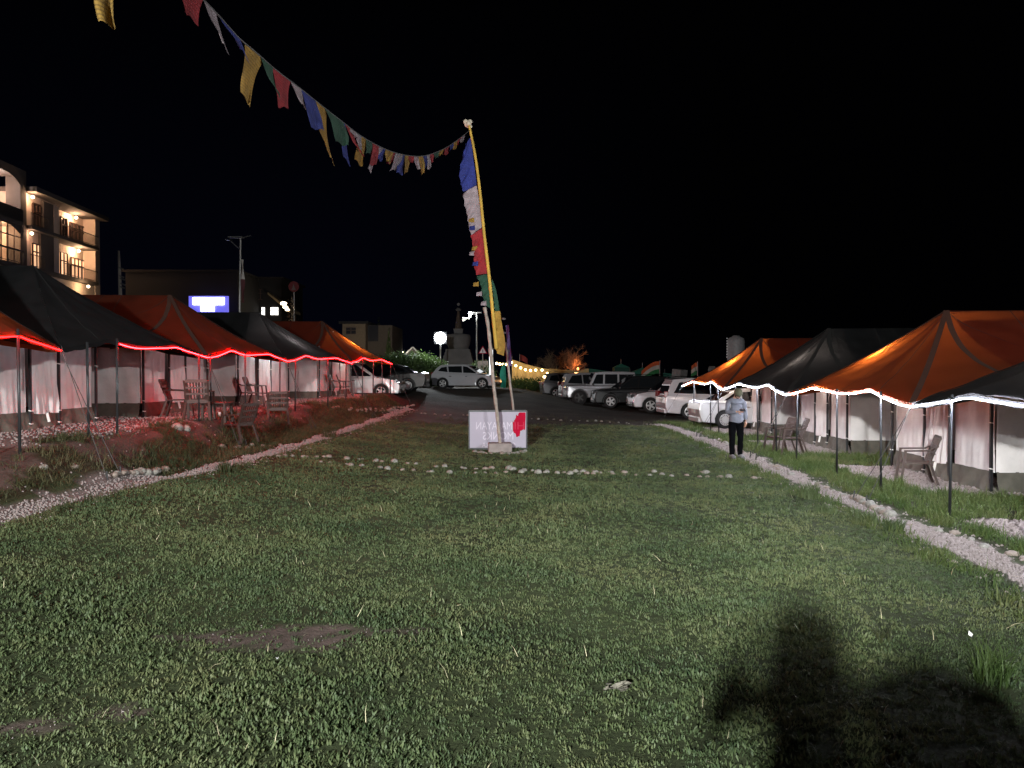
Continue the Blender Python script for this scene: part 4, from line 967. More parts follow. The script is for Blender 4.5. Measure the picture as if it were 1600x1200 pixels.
MPV = dict(W=1.83, z0=.24, r=.34, ax=(-1.32, 1.43), top=[(-2.36,.5),(-2.38,.72),(-2.34,.98),(-2.25,1.06),(-.6,1.03),(1.05,1.0),(1.55,.99),(2.05,.90),(2.28,.74),(2.36,.55)],
    gh=[(-2.28,1.02),(-2.12,1.5),(-1.98,1.72),(-1.3,1.78),(-.3,1.79),(.25,1.72),(1.25,1.0)],
    wins=[[(-2.0,1.14),(-1.72,1.6),(-1.15,1.65),(-1.1,1.1)],[(-1.02,1.1),(-1.07,1.65),(-.2,1.67),(-.12,1.08)],[(-.04,1.08),(-.1,1.67),(.18,1.63),(.95,1.07)]], hl=(2.08,.80), tl=(-2.3,1.08,.26), doors=(-.95,.1), sp=5)
SUV = dict(W=1.82, z0=.28, r=.36, ax=(-1.3, 1.34), top=[(-2.15,.5),(-2.2,.75),(-2.16,1.0),(-2.08,1.08),(-.6,1.05),(.95,1.03),(1.5,1.01),(1.98,.93),(2.14,.78),(2.2,.52)],
    gh=[(-2.12,1.04),(-1.92,1.5),(-1.78,1.66),(-1.2,1.70),(-.2,1.70),(.25,1.64),(1.1,1.02)],
    wins=[[(-1.75,1.18),(-1.62,1.5),(-1.2,1.55),(-1.05,1.13)],[(-.97,1.13),(-1.08,1.56),(-.25,1.59),(-.15,1.11)],[(-.07,1.11),(-.15,1.59),(.2,1.55),(.82,1.1)]], hl=(1.98,.86), tl=(-2.12,1.0,.2), doors=(-.9,.1), sp=5, rails=True)
BOX = dict(W=1.85, z0=.42, r=.42, ax=(-1.32, 1.25), boxy=True, top=[(-2.0,.6),(-2.02,.85),(-2.0,1.12),(-.6,1.13),(.75,1.13),(1.3,1.13),(1.85,1.10),(1.95,1.0),(1.97,.6)],
    gh=[(-2.0,1.11),(-1.96,1.5),(-1.9,1.86),(-1.2,1.9),(-.2,1.9),(.38,1.86),(.72,1.11)],
    wins=[[(-1.82,1.2),(-1.78,1.72),(-1.0,1.74),(-1.0,1.2)],[(-.9,1.2),(-.9,1.74),(-.2,1.74),(-.18,1.2)],[(-.08,1.2),(-.1,1.74),(.28,1.73),(.52,1.2)]], hl=(1.9,.93), tl=(-2.0,1.0,.2), doors=(-.85,.05), sp=5, darkrim=True)
SED = dict(W=1.75, z0=.2, r=.33, ax=(-1.35, 1.35), top=[(-2.28,.45),(-2.32,.7),(-2.28,.95),(-2.1,1.03),(-1.45,1.0),(.95,.93),(1.5,.9),(2.05,.78),(2.24,.62),(2.28,.45)],
    gh=[(-1.72,.98),(-1.05,1.36),(-.6,1.45),(0,1.46),(.3,1.41),(1.15,.92)],
    wins=[[(-1.38,1.04),(-1.0,1.28),(-.78,1.32),(-.75,1.02)],[(-.68,1.02),(-.7,1.34),(.0,1.37),(.06,1.0)],[(.13,1.0),(.07,1.36),(.28,1.33),(.88,.98)]], hl=(2.04,.70), tl=(-2.17,.86,.17), doors=(-.5,.3), sp=16)
HAT = dict(W=1.76, z0=.2, r=.34, ax=(-1.27, 1.33), top=[(-2.0,.5),(-2.06,.75),(-2.0,.98),(-1.9,1.02),(-.6,.98),(.95,.93),(1.5,.88),(1.95,.75),(2.1,.6),(2.14,.42)],
    gh=[(-1.98,.98),(-1.72,1.3),(-1.5,1.48),(-.9,1.54),(0,1.53),(.35,1.46),(1.25,.92)],
    wins=[[(-1.6,1.12),(-1.4,1.34),(-1.05,1.4),(-.95,1.05)],[(-.87,1.05),(-.95,1.41),(-.05,1.43),(.0,1.01)],[(.08,1.01),(.02,1.43),(.32,1.38),(.98,.98)]], hl=(1.94,.70), tl=(-1.98,.96,.18), doors=(-.75,.3), sp=5)
GK = 'cars parked in the row behind the right tents'; GK2 = 'cars parked beyond the far end of the lawn'
P_w = paint('white', (.6, .57, .6)); P_s = paint('silver', (.58, .585, .6), .2); P_k = mat('black_paint', (.003, .003, .004), .35, var=0, spec=.3); P_g = paint('grey', (.27, .27, .29), .4)
def carx(px, Y, xl): return (px-800)/1200*Y-xl     # centre x from the pixel of one local feature
car('silver minivan parked side-on beside the farthest left orange tent', carx(601, 38, 1.43), 38, -2, MPV, P_s, GK2)
car('dark sedan with red tail light parked just beyond the silver minivan', -6.9, 42, 178, SED, P_k, GK2)
car('white hatchback parked alone below the flood lit shrine', -2.95, 49, -14, HAT, paint('pearl', (.5,.51,.55)), GK2)
car('silver sedan with multi spoke wheels nearest in the right row of cars', carx(1122, 29.2, -1.35), 29.2, 2, SED, P_s, GK)
car('white minivan with red tail light between the sedan and the white compact', carx(1073, 33.4, -1.32), 34, 3, MPV, P_w, GK)
car('white compact crossover with its nose toward the car park', carx(1010, 38, -1.34), 38, 183, SUV, P_w, GK)
car('black crossover parked between the white compact and the boxy jeep', carx(950, 41.2, -1.34), 41.2, 182, SUV, P_k, GK)
car('boxy white off-roader with big black wheels and flat bonnet', carx(903, 44.2, -1.25), 44.2, 181, BOX, P_g, GK)
car('grey estate behind the boxy off-roader with its tail outward', carx(901, 48, -1.32), 48, 4, MPV, P_g, GK)
car('farthest dark grey crossover at the end of the right row', carx(866, 52, -1.3), 52.5, 6, SUV, paint('graphite', (.12,.12,.13), .4), GK)

# ------------------------------------------------------------------ hotel on the left
M_wall = mat('cream_render', (.52, .42, .36), .9, var=.08, scale=1.5); M_wallg = mat('grey_render', (.085, .073, .068), .9, var=.12, scale=1.5); M_frame = mat('brown_joinery', (.05, .025, .018), .6, var=.1)
M_litw = mat('lit_warm_pane', (.8,.5,.3), .4, emit=(1,.55,.30), es=1.6, var=0); M_darkp = mat('dark_pane', (.02,.02,.025), .15, var=0)
ht = thing('hotel_building', 'tall cream hotel with lit balconies rising behind the left tents', 'building', (-39, 64, 1))
o = Vector(ht.location)
def HY(px): return 36/((800-px)/1200-.0575)
def FX(Y): return -36-.0575*Y
def hb(m, px0, px1, z0, z1, d0, d1):
    """box between facade columns px0..px1 (converted to real Y), heights z0..z1, from d0 to d1 metres behind the facade line"""
    a, b = HY(px0), HY(px1)
    v = []
    for z in (z0, z1):
        for Y, d in ((a, d0), (b, d0), (b, d1), (a, d1)): v.append(Vector((FX(Y)-d, Y, z)))
    m.add(v, [(0,3,2,1),(4,5,6,7),(0,1,5,4),(1,2,6,5),(2,3,7,6),(3,0,4,7)]); return m
TOP = 16.85; ZU = 14.1; ZL = 10.75; ZG = 7.5
m = MB()
hb(m, -40, 156, 1, ZL-.35, .02, 9)                       # base storeys
hb(m, 94, 156, ZL-.35, TOP, 1.1, 9); hb(m, 42.5, 93.9, ZL-.35, TOP, .25, 9); hb(m, -40, 42.5, ZL-.35, TOP+1.4, 3.2, 9)
m.build('rear_block', M_wall, ht, o)
for pier in ((33, 42.4, ZG, TOP+1.6, -.08, 1.1), (66, 86, ZL-.2, ZU-.3, .0, .24), (71, 86, ZU-.29, TOP-.2, 0, .24), (86.1, 93.8, ZL-.2, TOP-.2, -.02, 1.08), (149, 156, ZG, TOP, -.1, 1.1)): hb(MB(), *pier).build('pier', M_wallg if pier[0] not in (149, 86.1) else M_wall, ht, o)
hb(MB(), -40, 33, TOP+1.0, TOP+1.6, -.1, 3.1).build('roof', M_wallg, ht, o)
m = MB()
m = MB(); hb(m, 42.6, 158, TOP+.01, TOP+.4, -.9, 9); hb(m, 86, 158, TOP+.42, TOP+.9, .5, 9); m.build('roof', M_wallg, ht, o)
m = MB(); hb(m, 42.6, 148.8, ZU-.28, ZU, -.5, 1.06); hb(m, 42.6, 148.8, ZL-.3, ZL, -.4, 1.06); hb(m, -40, 32.8, ZU-.25, ZU+.05, -.35, 3.1); hb(m, -40, 32.8, ZL-.3, ZL, -.35, 3.1); m.build('balcony_slab', M_wallg, ht, o)
def railing(px0, px1, z, d, solid=False):
    a, b = HY(px0), HY(px1); m = MB(); n = int((b-a)/.16)
    if solid: hb(m, px0, px1, z, z+1.0, d, d+.1)
    else:
        for k in range(n+1):
            Y = a+(b-a)*k/n; m.beam((FX(Y)-d, Y, z), (FX(Y)-d, Y, z+1.0), .022)
        m.beam((FX(a)-d, a, z+1.02), (FX(b)-d, b, z+1.02), .06); m.beam((FX(a)-d, a, z+.1), (FX(b)-d, b, z+.1), .04)
    m.build('railing', M_pole, ht, o)
railing(43, 70.5, ZU, -.42); railing(94.5, 148.5, ZU, -.42); railing(43, 65.5, ZL, -.35); railing(94.5, 148.5, ZL, -.35); railing(-40, 32.5, ZU+.05, -.33, True); railing(-40, 32.5, ZL, -.33)
def hwin(px0, px1, z0, z1, d, lit, nm=2, trs=.68):
    d = 1.1 if px0 > 93 else .25; px0, px1 = [800-1200*((800-q)/1200-.0575)*36/(36+d)-69 for q in (px0, px1)]
    m = MB(); hb(m, px0, px1, z0, z1, d-.06, d-.005); f = m.build('window', M_litw if lit else M_darkp, ht, o)
    m = MB(); a, b = HY(px0), HY(px1); 
    for k in range(nm+1):
        Y = a+(b-a)*k/nm; m.beam((FX(Y)-d+.1, Y, z0), (FX(Y)-d+.1, Y, z1), .12, .08)
    for z in (z0, z0+(z1-z0)*trs, z1): m.beam((FX(a)-d+.1, a, z), (FX(b)-d+.1, b, z), .08, .1)
    fr_ = m.build('window_frame', M_frame, f, o)
hwin(52, 63, ZU, ZU+2.1, 1.9, False); hwin(51, 63.5, ZL, ZL+2.1, 1.9, True)
hwin(96, 105, ZU, ZU+2.2, 1.9, False); hwin(110, 132, ZU, ZU+2.0, 1.9, False, 4); hwin(94.6, 105, ZL, ZL+2.3, 1.9, True); hwin(111, 133, ZL+.1, ZL+2.1, 1.9, True, 4)
# arched bay of the left wing, glazing bars in front of a lit room
m = MB(); a, b = HY(-40), HY(32.8)
for zc_, d in ((TOP+1.0, -.3), (ZU-.25, -.3)):
    n = 20; v = []
    for k in range(n+1):
        u = k/n; Y = a+(b-a)*u; v += [Vector((FX(Y)-d, Y, zc_)), Vector((FX(Y)-d, Y, zc_-.15-1.0*(2*abs(u-.5))**3))]
    m.add(v, [(2*k, 2*k+1, 2*k+3, 2*k+2) for k in range(n)])
m.build('arch', M_wallg, ht, o)
m = MB()
for k in range(7):
    Y = a+(b-a)*(k+.5)/7; m.beam((FX(Y)+.28, Y, ZL), (FX(Y)+.28, Y, ZU-.3), .07)
for z in (ZL+1.1, ZL+2.1): m.beam((FX(a)+.28, a, z), (FX(b)+.28, b, z), .07)
m.build('glazing_bars', M_frame, ht, o)
m = MB(); hb(m, -40, 32.6, ZU+.1, TOP+.95, 3.12, 3.18); m.build('back_wall', mat('peach_render', (.55, .38, .28), .9, var=.1), ht, o)
for i, (px, z, d, e, c) in enumerate(((48, TOP-.35, -.3, 150, (1,.66,.42)), (128, TOP-.35, .4, 300, (1,.66,.42)), (133, ZU-.6, .5, 260, (1,.68,.42)), (124, ZL-.7, -.9, 120, (1,.72,.42)), (47, ZU-.6, -.25, 60, (1,.62,.42)), (12, ZU-.7, .8, 420, (1,.68,.42)), (25, ZU-.7, 1.6, 150, (1,.6,.36)), (6, TOP-.2, .6, 420, (.95,.85,.85)), (24, TOP-.2, 1.8, 160, (1,.62,.42)))):
    Y = HY(px); p = Vector((FX(Y)-d, Y, z))
    lo = MB().sphere(p, .13, 8, 10).build('ceiling_lamp', mat('lamp_globe', (1,.8,.6), .3, emit=(1,.75,.5), es=12, var=0), ht, o, True)
    lamp('POINT', p-o, e*4, (c[0], c[1]*.88, c[2]*.78), .15, ht)
# ------------------------------------------------------------------ other far buildings
def block(name, label, px0, px1, py0, Y, depth, m_, zb=0.8, cat='building', wins=(), roof=None, rot=0):
    a = P(px0, py0, Y); b = P(px1, py0, Y); o = Vector(((a.x+b.x)/2, Y, zb)); t = thing(name, label, cat, o)
    MB().box(((a.x+b.x)/2, Y+depth/2, (a.z+zb)/2), (b.x-a.x, depth, a.z-zb)).build('walls', m_, t, o)
    MB().box(((a.x+b.x)/2, Y+depth/2, a.z+.1), (b.x-a.x+.5, depth+.5, .2)).build('roof', M_dk, t, o)
    for (q0, q1, r0, r1, wm) in wins:
        c = P(q0, r1, Y-.03); d = P(q1, r0, Y-.03)
        wd = MB().box(((c.x+d.x)/2, Y-.03, (c.z+d.z)/2), (d.x-c.x, .08, d.z-c.z)).build('window', wm, t, o)
        m = MB(); m.beam(((c.x+d.x)/2, Y-.1, c.z), ((c.x+d.x)/2, Y-.1, d.z), .05)
        for zz in (c.z, c.z+(d.z-c.z)*.6, d.z): m.beam((c.x, Y-.1, zz), (d.x, Y-.1, zz), .05)
        m.build('window_frame', M_frame, wd, o)
    return t, o
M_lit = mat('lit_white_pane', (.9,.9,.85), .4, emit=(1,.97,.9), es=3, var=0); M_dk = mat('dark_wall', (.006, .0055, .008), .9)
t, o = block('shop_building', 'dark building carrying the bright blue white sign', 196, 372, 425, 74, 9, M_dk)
c = P(326, 476, 72.9); 
MB().box((c.x, 72.95, c.z), (P(357,0,73).x-P(296,0,73).x, .3, P(0,461.5,73).z-P(0,488,73).z)).build('light_box', mat('blue_light_box', (.3,.3,.9), .4, emit=(.13,.13,.85), es=.9, var=0), t, o)
M_sgw = mat('sign_glow', (1,1,1), .4, emit=(.85,.88,1), es=9, var=0)
MB().box((P(322.5,0,72.7).x, 72.76, P(0,470.5,72.7).z), (P(347,0,72.7).x-P(298,0,72.7).x, .05, .66)).build('sign_band', M_sgw, t, o)
MB().box((P(321,0,72.7).x, 72.76, P(0,482,72.7).z), (P(332,0,72.7).x-P(311,0,72.7).x, .05, .5)).build('sign_band', M_sgw, t, o)
lamp('AREA', Vector((c.x, 72.3, c.z))-o, 60, (.4,.42,1), parent=t).rotation_euler = (R(-90), 0, 0)
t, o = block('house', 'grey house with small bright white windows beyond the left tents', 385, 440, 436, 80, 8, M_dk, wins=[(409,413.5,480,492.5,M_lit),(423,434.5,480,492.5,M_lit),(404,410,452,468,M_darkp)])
p0, p1 = P(418, 456, 79), P(452, 484, 76); m = MB().add([p0, p1, p1+Vector((0,4,0)), p0+Vector((0,4,0)), p0+Vector((0,0,-.25)), p1+Vector((0,0,-.25)), p1+Vector((0,4,-.25)), p0+Vector((0,4,-.25))], [(0,1,2,3),(4,5,6,7),(0,1,5,4),(2,3,7,6),(1,2,6,5),(0,3,7,4)]); m.build('porch_roof', mat('porch_timber', (.35,.26,.16), .8), t, o)
for a, b, s_ in ((443,474,.2),(446,480,.16),(449,484,.14)): MB().sphere(P(a, b, 75.6), s_, 8, 10, (1.6,1,.8)).build('porch_lamp', mat('lamp_globe_white', (1,.9,.7), .3, emit=(1,.82,.55), es=9, var=0), t, o, True)
lamp('POINT', P(444, 482, 75)-o, 260, (1,.8,.5), .2, t)
t, o = block('house', 'plain beige two storey house just beyond the farthest left orange tent', 535, 571, 506, 62, 7, mat('beige_render', (.12,.09,.065), .9), wins=[(541,556,512,522,M_darkp)])
a = P(571, 506, 62)
MB().box((a.x+1.0, 66, (a.z+.3)/2+.4), (2.0, 6, a.z-1.2)).build('walls', mat('beige_render_shaded', (.07,.055,.045), .9), t, o); MB().box((P(579,520,62).x, 62.97, P(579,520,62).z), (.9,.05,1.3)).build('window', M_darkp, t, o)  # side walls take a darker copy of the beige as painted shade
lamp('POINT', P(562, 545, 58)-o, 120, (1,.8,.5), .2, t)
# gable shed
g0, g1, gp = P(631, 556, 70), P(659, 556, 70), P(645, 543, 70); o = Vector(((g0.x+g1.x)/2, 70, 1))
t = thing('gabled_shed', 'small shed with pointed gable left of the flood light', 'shed', o)
MB().box(((g0.x+g1.x)/2, 72, (g0.z+1)/2), (g1.x-g0.x, 4, g0.z-1)).build('walls', M_dk, t, o)
MB().add([g0, g1, gp, g0+Vector((0,4,0)), g1+Vector((0,4,0)), gp+Vector((0,4,0))], [(0,1,2),(3,5,4),(0,2,5,3),(1,4,5,2)]).build('gable', M_wallg, t, o)
m = MB(); 
for q in (g0, g1): m.beam(q+Vector((0,-.05,0)), gp+Vector((0,-.05,.05)), .1)
m.build('roof_trim', mat('white_trim', (.6,.6,.6), .7), t, o)
MB().sphere(P(628, 551, 69.5), .13, 8, 10).build('wall_lamp', mat('lamp_globe_white', (1,1,1)), t, o, True); lamp('POINT', P(628, 551, 69.2)-o, 50, (1,.9,.75), .2, t)

# ------------------------------------------------------------------ shrine (stepped chorten)
CY = 66; cx = (716.5-800)/1200*CY; zg = float(terr(cx, CY)); sc_ = CY/1200
def cz(py): return 2.1+(582-py)*sc_
ch = thing('shrine', 'pale stepped shrine with tall ringed spire beside the flood light', 'shrine', (cx, CY, zg)); o = Vector(ch.location)
M_ch = mat('whitewash', (.13, .128, .135), .85, var=.12, scale=2)
def sq(w0, w1, za, zb_, n=4):
    v = [Vector((cx+sx*w/2, CY+sy*w/2, z)) for z, w in ((za, w0), (zb_, w1)) for sx, sy in ((-1,-1),(1,-1),(1,1),(-1,1))]
    return v, [(0,3,2,1),(4,5,6,7),(0,1,5,4),(1,2,6,5),(2,3,7,6),(3,0,4,7)]
m = MB(); m.add(*sq(50*sc_, 50*sc_, zg, cz(566)))
m.add(*sq(47*sc_, 46*sc_, cz(566), cz(561))); m.add(*sq(44*sc_, 43*sc_, cz(561), cz(556))); m.add(*sq(41*sc_, 40*sc_, cz(556), cz(551))); m.add(*sq(38*sc_, 37*sc_, cz(551), cz(546)))
m.build('stepped_base', M_ch, ch, o)
MB().lathe([(15*sc_, cz(546)), (18*sc_, cz(538)), (19.5*sc_, cz(528)), (18*sc_, cz(523)), (8*sc_, cz(521.5))], (cx, CY, 0), 28).build('dome', M_ch, ch, o, True)
m = MB().add(*sq(13*sc_, 15*sc_, cz(521.6), cz(514))); m.build('square_neck', M_ch, ch, o)
pr_ = []
for k in range(12):
    z0_, z1_ = 514-k*2.35, 514-(k+1)*2.35; r0 = (6.2-k*.4)*sc_; pr_ += [(r0, cz(z0_)), (r0*.85, cz(z1_+.4))]
MB().lathe(pr_, (cx, CY, 0), 16).build('spire', mat('ochre_spire', (.07,.05,.04), .8), ch, o)
MB().lathe([(3*sc_, cz(485.8)), (5*sc_, cz(484)), (1.5*sc_, cz(481))], (cx, CY, 0), 16).build('parasol_finial', M_ch, ch, o)
MB().sphere((cx, CY, cz(475.5)), 2.6*sc_, 8, 12, (1,.5,1)).build('sun_finial', M_ch, ch, o, True)

# ------------------------------------------------------------------ lamps on posts
def lit_flood(label, px, py, Y, e, r, aim):
    p = P(px, py, Y); o = Vector((p.x, Y, float(terr(p.x, Y)))); t = thing('flood_light', label, 'flood light', o)
    MB().tube([o, (p.x, Y+.15, p.z+.2)], .06, 10).build('pole', M_pipe, t, o)
    MB().box((p.x, Y+.1, p.z), (2*r+.1, .12, 2*r+.06)).build('lamp_head', M_pole, t, o)
    MB().sphere((p.x, Y-.02, p.z), r, 10, 16, (1, .25, 1)).build('lens', mat('flood_glow', (1,1,1), .3, emit=(.93,.96,1), es=90, var=0), t, o, True)
    l = lamp('SPOT', (0, -.2, p.z-o.z), e, (.92,.97,1), .25, t); l.data.spot_size = R(160); l.data.spot_blend = 1
    l.rotation_euler = (Vector(aim)-Vector((p.x, Y-.2, p.z))).to_track_quat('-Z', 'Y').to_euler(); return t
lit_flood('blinding white flood light on a post in front of the shrine', 688, 528, 57, 3600, .42, (-5, 47, 0))
p = P(745, 489, 56); o = Vector((p.x, 56, float(terr(p.x, 56)))); t = thing('street_lamp', 'lit street lamp on a slim grey post right of the shrine', 'street lamp', o)
MB().tube([o, p], .055, 8).build('pole', M_pipe, t, o); MB().beam(P(738, 488.5, 56), P(752, 488.5, 56), .06).build('cross_arm', M_pipe, t, o)
MB().tube([P(744.5, 492, 56), P(737, 489, 55.9)], .03, 6).build('arm', M_pipe, t, o)
MB().sphere(P(735, 489.5, 55.8), .12, 8, 10, (1.1,.8,.8)).build('lamp_head', mat('flood_glow', (1,1,1)), t, o, True)
l = lamp('POINT', P(734, 492, 55.5)-o, 110, (.95,.97,.9), .15, t)
q = [P(736, 491.5, 55.8), P(732, 496.5, 55.7), P(727.5, 498, 55.7), P(722.5, 499, 55.7)]
def kf(u, v): a = catmull(q, 6); i = min(int(u*18), 17); p = a[i].lerp(a[i+1], u*18-i); p.z += (v-.5)*(.2+.1*math.sin(u*9)); p.y += .05*math.sin(u*7+v*4); return p
tag(MB().add(*grid(18, 4, kf)).build('scarf', mat('white_scarf', (.85,.85,.78), .9, var=0, trans=.4), None, None, True), 'white scarf blowing in the light under the street lamp', 'scarf')
# unlit solar street lamp and banner, left
p = P(376, 372, 50); o = Vector((P(375,0,50).x, 50, 1)); t = thing('street_lamp', 'tall unlit street lamp with flat panel rising over the left tents', 'street lamp', o)
MB().tube([o, P(374, 482, 50), p], .07, 8).build('pole', M_pipe, t, o); MB().beam(P(358, 371, 50), P(380, 371, 50), .5, .07).build('solar_panel', M_pipe, t, o)
MB().tube([P(373, 388, 50), P(361, 377, 49.8)], .035, 6).build('strut', M_pipe, t, o); MB().beam(P(353, 374, 49.8), P(362, 376, 49.8), .25, .08).build('lamp_head', M_pole, t, o); MB().tube([p, P(392, 368, 50)], .03, 6).build('arm', M_pipe, t, o)
def bf(u, v): p = P(377+u*1.2-2*u*u+(3.5+2.5*u)*v, 405+68*u, 49.5); p.y += .12*math.sin(u*9+v*3); return p
bn = MB().add(*grid(24, 5, bf)); bo = bn.build('banner_flag', [mat('white_banner', (.5,.48,.46), .9), mat('maroon_banner', (.10,.03,.035), .9)], None, None, True)
for i_, pg in enumerate(bo.data.polygons): pg.material_index = 0 if (i_//5) < 11 else 1
tag(bo, 'narrow white and maroon flag beside the unlit street lamp', 'flag')
# utility pole with wires of hardware
o = Vector((P(187,0,55).x, 55, 1)); t = thing('utility_pole', 'slim utility pole with insulators left of the orange tent ridge', 'utility pole', o)
MB().tube([o, P(188, 460, 55), P(185.5, 392, 55)], [.16, .13, .08], 8).build('pole', mat('pale_pole', (.3,.27,.25), .8), t, o)
for a, b in ((189,419),(190,432),(191,436),(192,444),(191,449)): MB().box(P(a, b, 54.9), (.34,.1,.09), ry=.4).build('insulator', M_pipe, t, o)
# round red sign on post, triangular warning sign
p = P(459.5, 448, 70); o = Vector((p.x, 70, 1)); t = thing('round_sign', 'round red sign with white temple symbol, dim beyond the left houses', 'sign', o)
MB().tube([o, p], .06, 8).build('post', M_pipe, t, o); MB().lathe([(.48,-.03),(.48,.03)], p+Vector((0,-.1,0)), 24, 'Y').build('disc', mat('red_sign', (.09,.006,.01), .5, emit=(.3,.02,.03), es=.02, var=0), t, o)
m = MB(); 
for z, w_ in ((-.26,.4),(-.16,.3),(-.05,.2),(.06,.12),(.17,.06)): m.box(p+Vector((0,-.145,z)), (w_,.02,.1))
m.build('symbol', mat('pale_symbol', (.15,.11,.11), .6, var=0), t, o)
p = P(754.5, 548, 52); o = Vector((p.x, 52, float(terr(p.x, 52)))); t = thing('warning_sign', 'white triangular warning sign with red border on a post', 'sign', o)
MB().tube([o, p], .035, 8).build('post', M_pipe, t, o)
def tri(r, y): return [Vector((p.x+r*math.cos(a), y, p.z-.02+r*math.sin(a))) for a in (R(90), R(210), R(330))]
for r, y, mm_, nm in ((.36, 51.93, mat('sign_red', (.4,.02,.03)), 'border'), (.26, 51.9, mat('sign_white', (.62,.58,.58), .5, var=0), 'face')):
    a, b = tri(r, y), tri(r, y+.02); MB().add(a+b, [(0,1,2),(3,5,4),(0,1,4,3),(1,2,5,4),(2,0,3,5)]).build(nm, mm_, t, o)
MB().box((p.x, 51.88, p.z-.02), (.05,.015,.2)).build('symbol', M_pole, t, o)
# bright pillar
p0, p1 = P(764.5, 568, 54), P(770, 546, 54); o = Vector(((p0.x+p1.x)/2, 54, float(terr(p0.x, 54)))); t = thing('gate_pillar', 'brightly lit white pillar at the left end of the bulb string', 'pillar', o)
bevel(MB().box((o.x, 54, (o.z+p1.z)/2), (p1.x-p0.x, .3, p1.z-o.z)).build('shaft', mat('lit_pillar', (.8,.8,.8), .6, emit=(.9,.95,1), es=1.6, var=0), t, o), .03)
bevel(MB().box((o.x, 54, p1.z+.05), (p1.x-p0.x+.12, .42, .1)).build('cap', M_ch, t, o), .02)
p = P(745, 570, 55); MB2 = MB().box(((P(746,0,55).x+P(762,0,55).x)/2, 55, (P(0,564,55).z+1)/2), (P(762,0,55).x-P(746,0,55).x, .25, P(0,564,55).z-1)).build('low_wall', mat('plaster_wall', (.35,.3,.27), .9)); bevel(MB2, .02); tag(MB2, 'short plastered wall under the warning sign', 'wall')

# ------------------------------------------------------------------ cloth fence with a string of bulbs
FYY = 57
top = [(772,562),(800,562),(822,569),(850,575.5),(880,577.5),(905,579),(920,576),(950,580),(985,582),(1010,580),(1050,584)]
bot = [(772,600),(800,594),(822,596),(850,598),(880,600),(905,600),(920,600),(950,600),(985,600),(1010,600),(1050,600)]
tp = catmull([P(a, b, FYY) for a, b in top], 6); bt = catmull([P(a, b, FYY) for a, b in bot], 6)
o = Vector((tp[20].x, FYY, 1)); t = thing('cloth_fence', 'sagging tan and green cloth fence behind the car park', 'fence', o)
def part_f(i0, i1, name, m_):
    n = (i1-i0)
    def fn(u, v): i = i0+u*n; a = min(int(i), len(tp)-2); f_ = i-a; p = tp[a].lerp(tp[a+1], f_).lerp(bt[a].lerp(bt[a+1], f_), v); p.y += .12*math.sin(i*2.1+v*3)*v; return p
    MB().add(*grid(n*2, 8, fn)).build(name, m_, t, o, True)
part_f(6, 36, 'tan_cloth', mat('tan_cloth', (.42,.33,.17), .9, var=.12, scale=1.2, trans=.2)); part_f(36, 60, 'green_cloth', mat('green_cloth', (.02,.10,.075), .9, var=.2, trans=.2))
for i in (6, 22, 34, 48, 58): MB().tube([(tp[i].x, FYY+.1, .3), tp[i]+Vector((0,.1,.3))], .05, 6).build('post', M_pole, t, o)
bl_ = [(776,566.5),(781,567.5),(786,568),(791,568),(799,565),(806,570),(813.5,573.5),(821,576.5),(829,577.5),(837,577),(847,577),(855,582)]
bp_ = [P(a, b, FYY-.6) for a, b in bl_]; o = bp_[0].copy(); t = thing('bulb_string', 'string of warm yellow bulbs hanging before the cloth fence', 'string lights', o)
MB().tube(bp_, .012, 5).build('cord', M_rope, t, o)
for i, q in enumerate(bp_):
    MB().sphere(q-Vector((0,0,.06)), .085, 8, 10).build('bulb', mat('warm_bulb', (1,.8,.4), .3, emit=(1,.66,.26), es=16, var=0), t, o, True)
    if i % 2 == 0: lamp('POINT', q-Vector((0,.1,.1))-o, 14, (1,.66,.3), .08, t)
# leaning green beach style cloth, small tents, flags, tank
def simple(name, label, cat, v, f, m_): oo = obj(name, v, f, m_); tag(oo, label, cat); return oo
def cf(u, v): a = R(100+160*v); r = 1.0*(.0+u); c = P(791, 591, 53); return Vector((c.x+.45*r*math.cos(a), 53+.1*u, c.z+1.15*math.sin(a)*r))
tag(MB().add(*grid(6, 14, cf)).build('green_tarpaulin', mat('teal_cloth', (.03,.26,.20), .85, var=.2, trans=.3), None, None, True), 'half round teal tarpaulin hanging under the bulb string', 'tarpaulin')
def marquee(label, px0, px1, pyt, pye, Y, m_):
    a, b, c = P(px0, pye, Y), P(px1, pye, Y), P((px0+px1)/2, pyt, Y); w_ = b.x-a.x; o = Vector((c.x, Y, .4)); t = thing('small_tent', label, 'tent', o)
    cs = [a, b, b+Vector((0, w_, 0)), a+Vector((0, w_, 0))]; ap = Vector((c.x, Y+w_/2, c.z))
    MB().add(cs+[ap], [(0,1,4),(1,2,4),(2,3,4),(3,0,4)]).build('roof', m_, t, o)
    MB().add(cs+[Vector((q.x, q.y, .4)) for q in cs], [(0,1,5,4),(1,2,6,5),(3,0,4,7)]).build('walls', mat('dark_green_cloth', (.012,.05,.038), .9, trans=.1), t, o)
    MB().tube([ap, ap+Vector((0,0,.35))], .03, 6).build('finial', M_pipe, t, o)
M_tg = mat('teal_green_cloth', (.04,.22,.16), .9, trans=.2)
marquee('small green pointed tent behind the boxy off-roader', 960, 984, 568, 574, 60, M_tg); marquee('low green pointed tent behind the black crossover', 985, 1030, 574, 584, 56, M_tg)
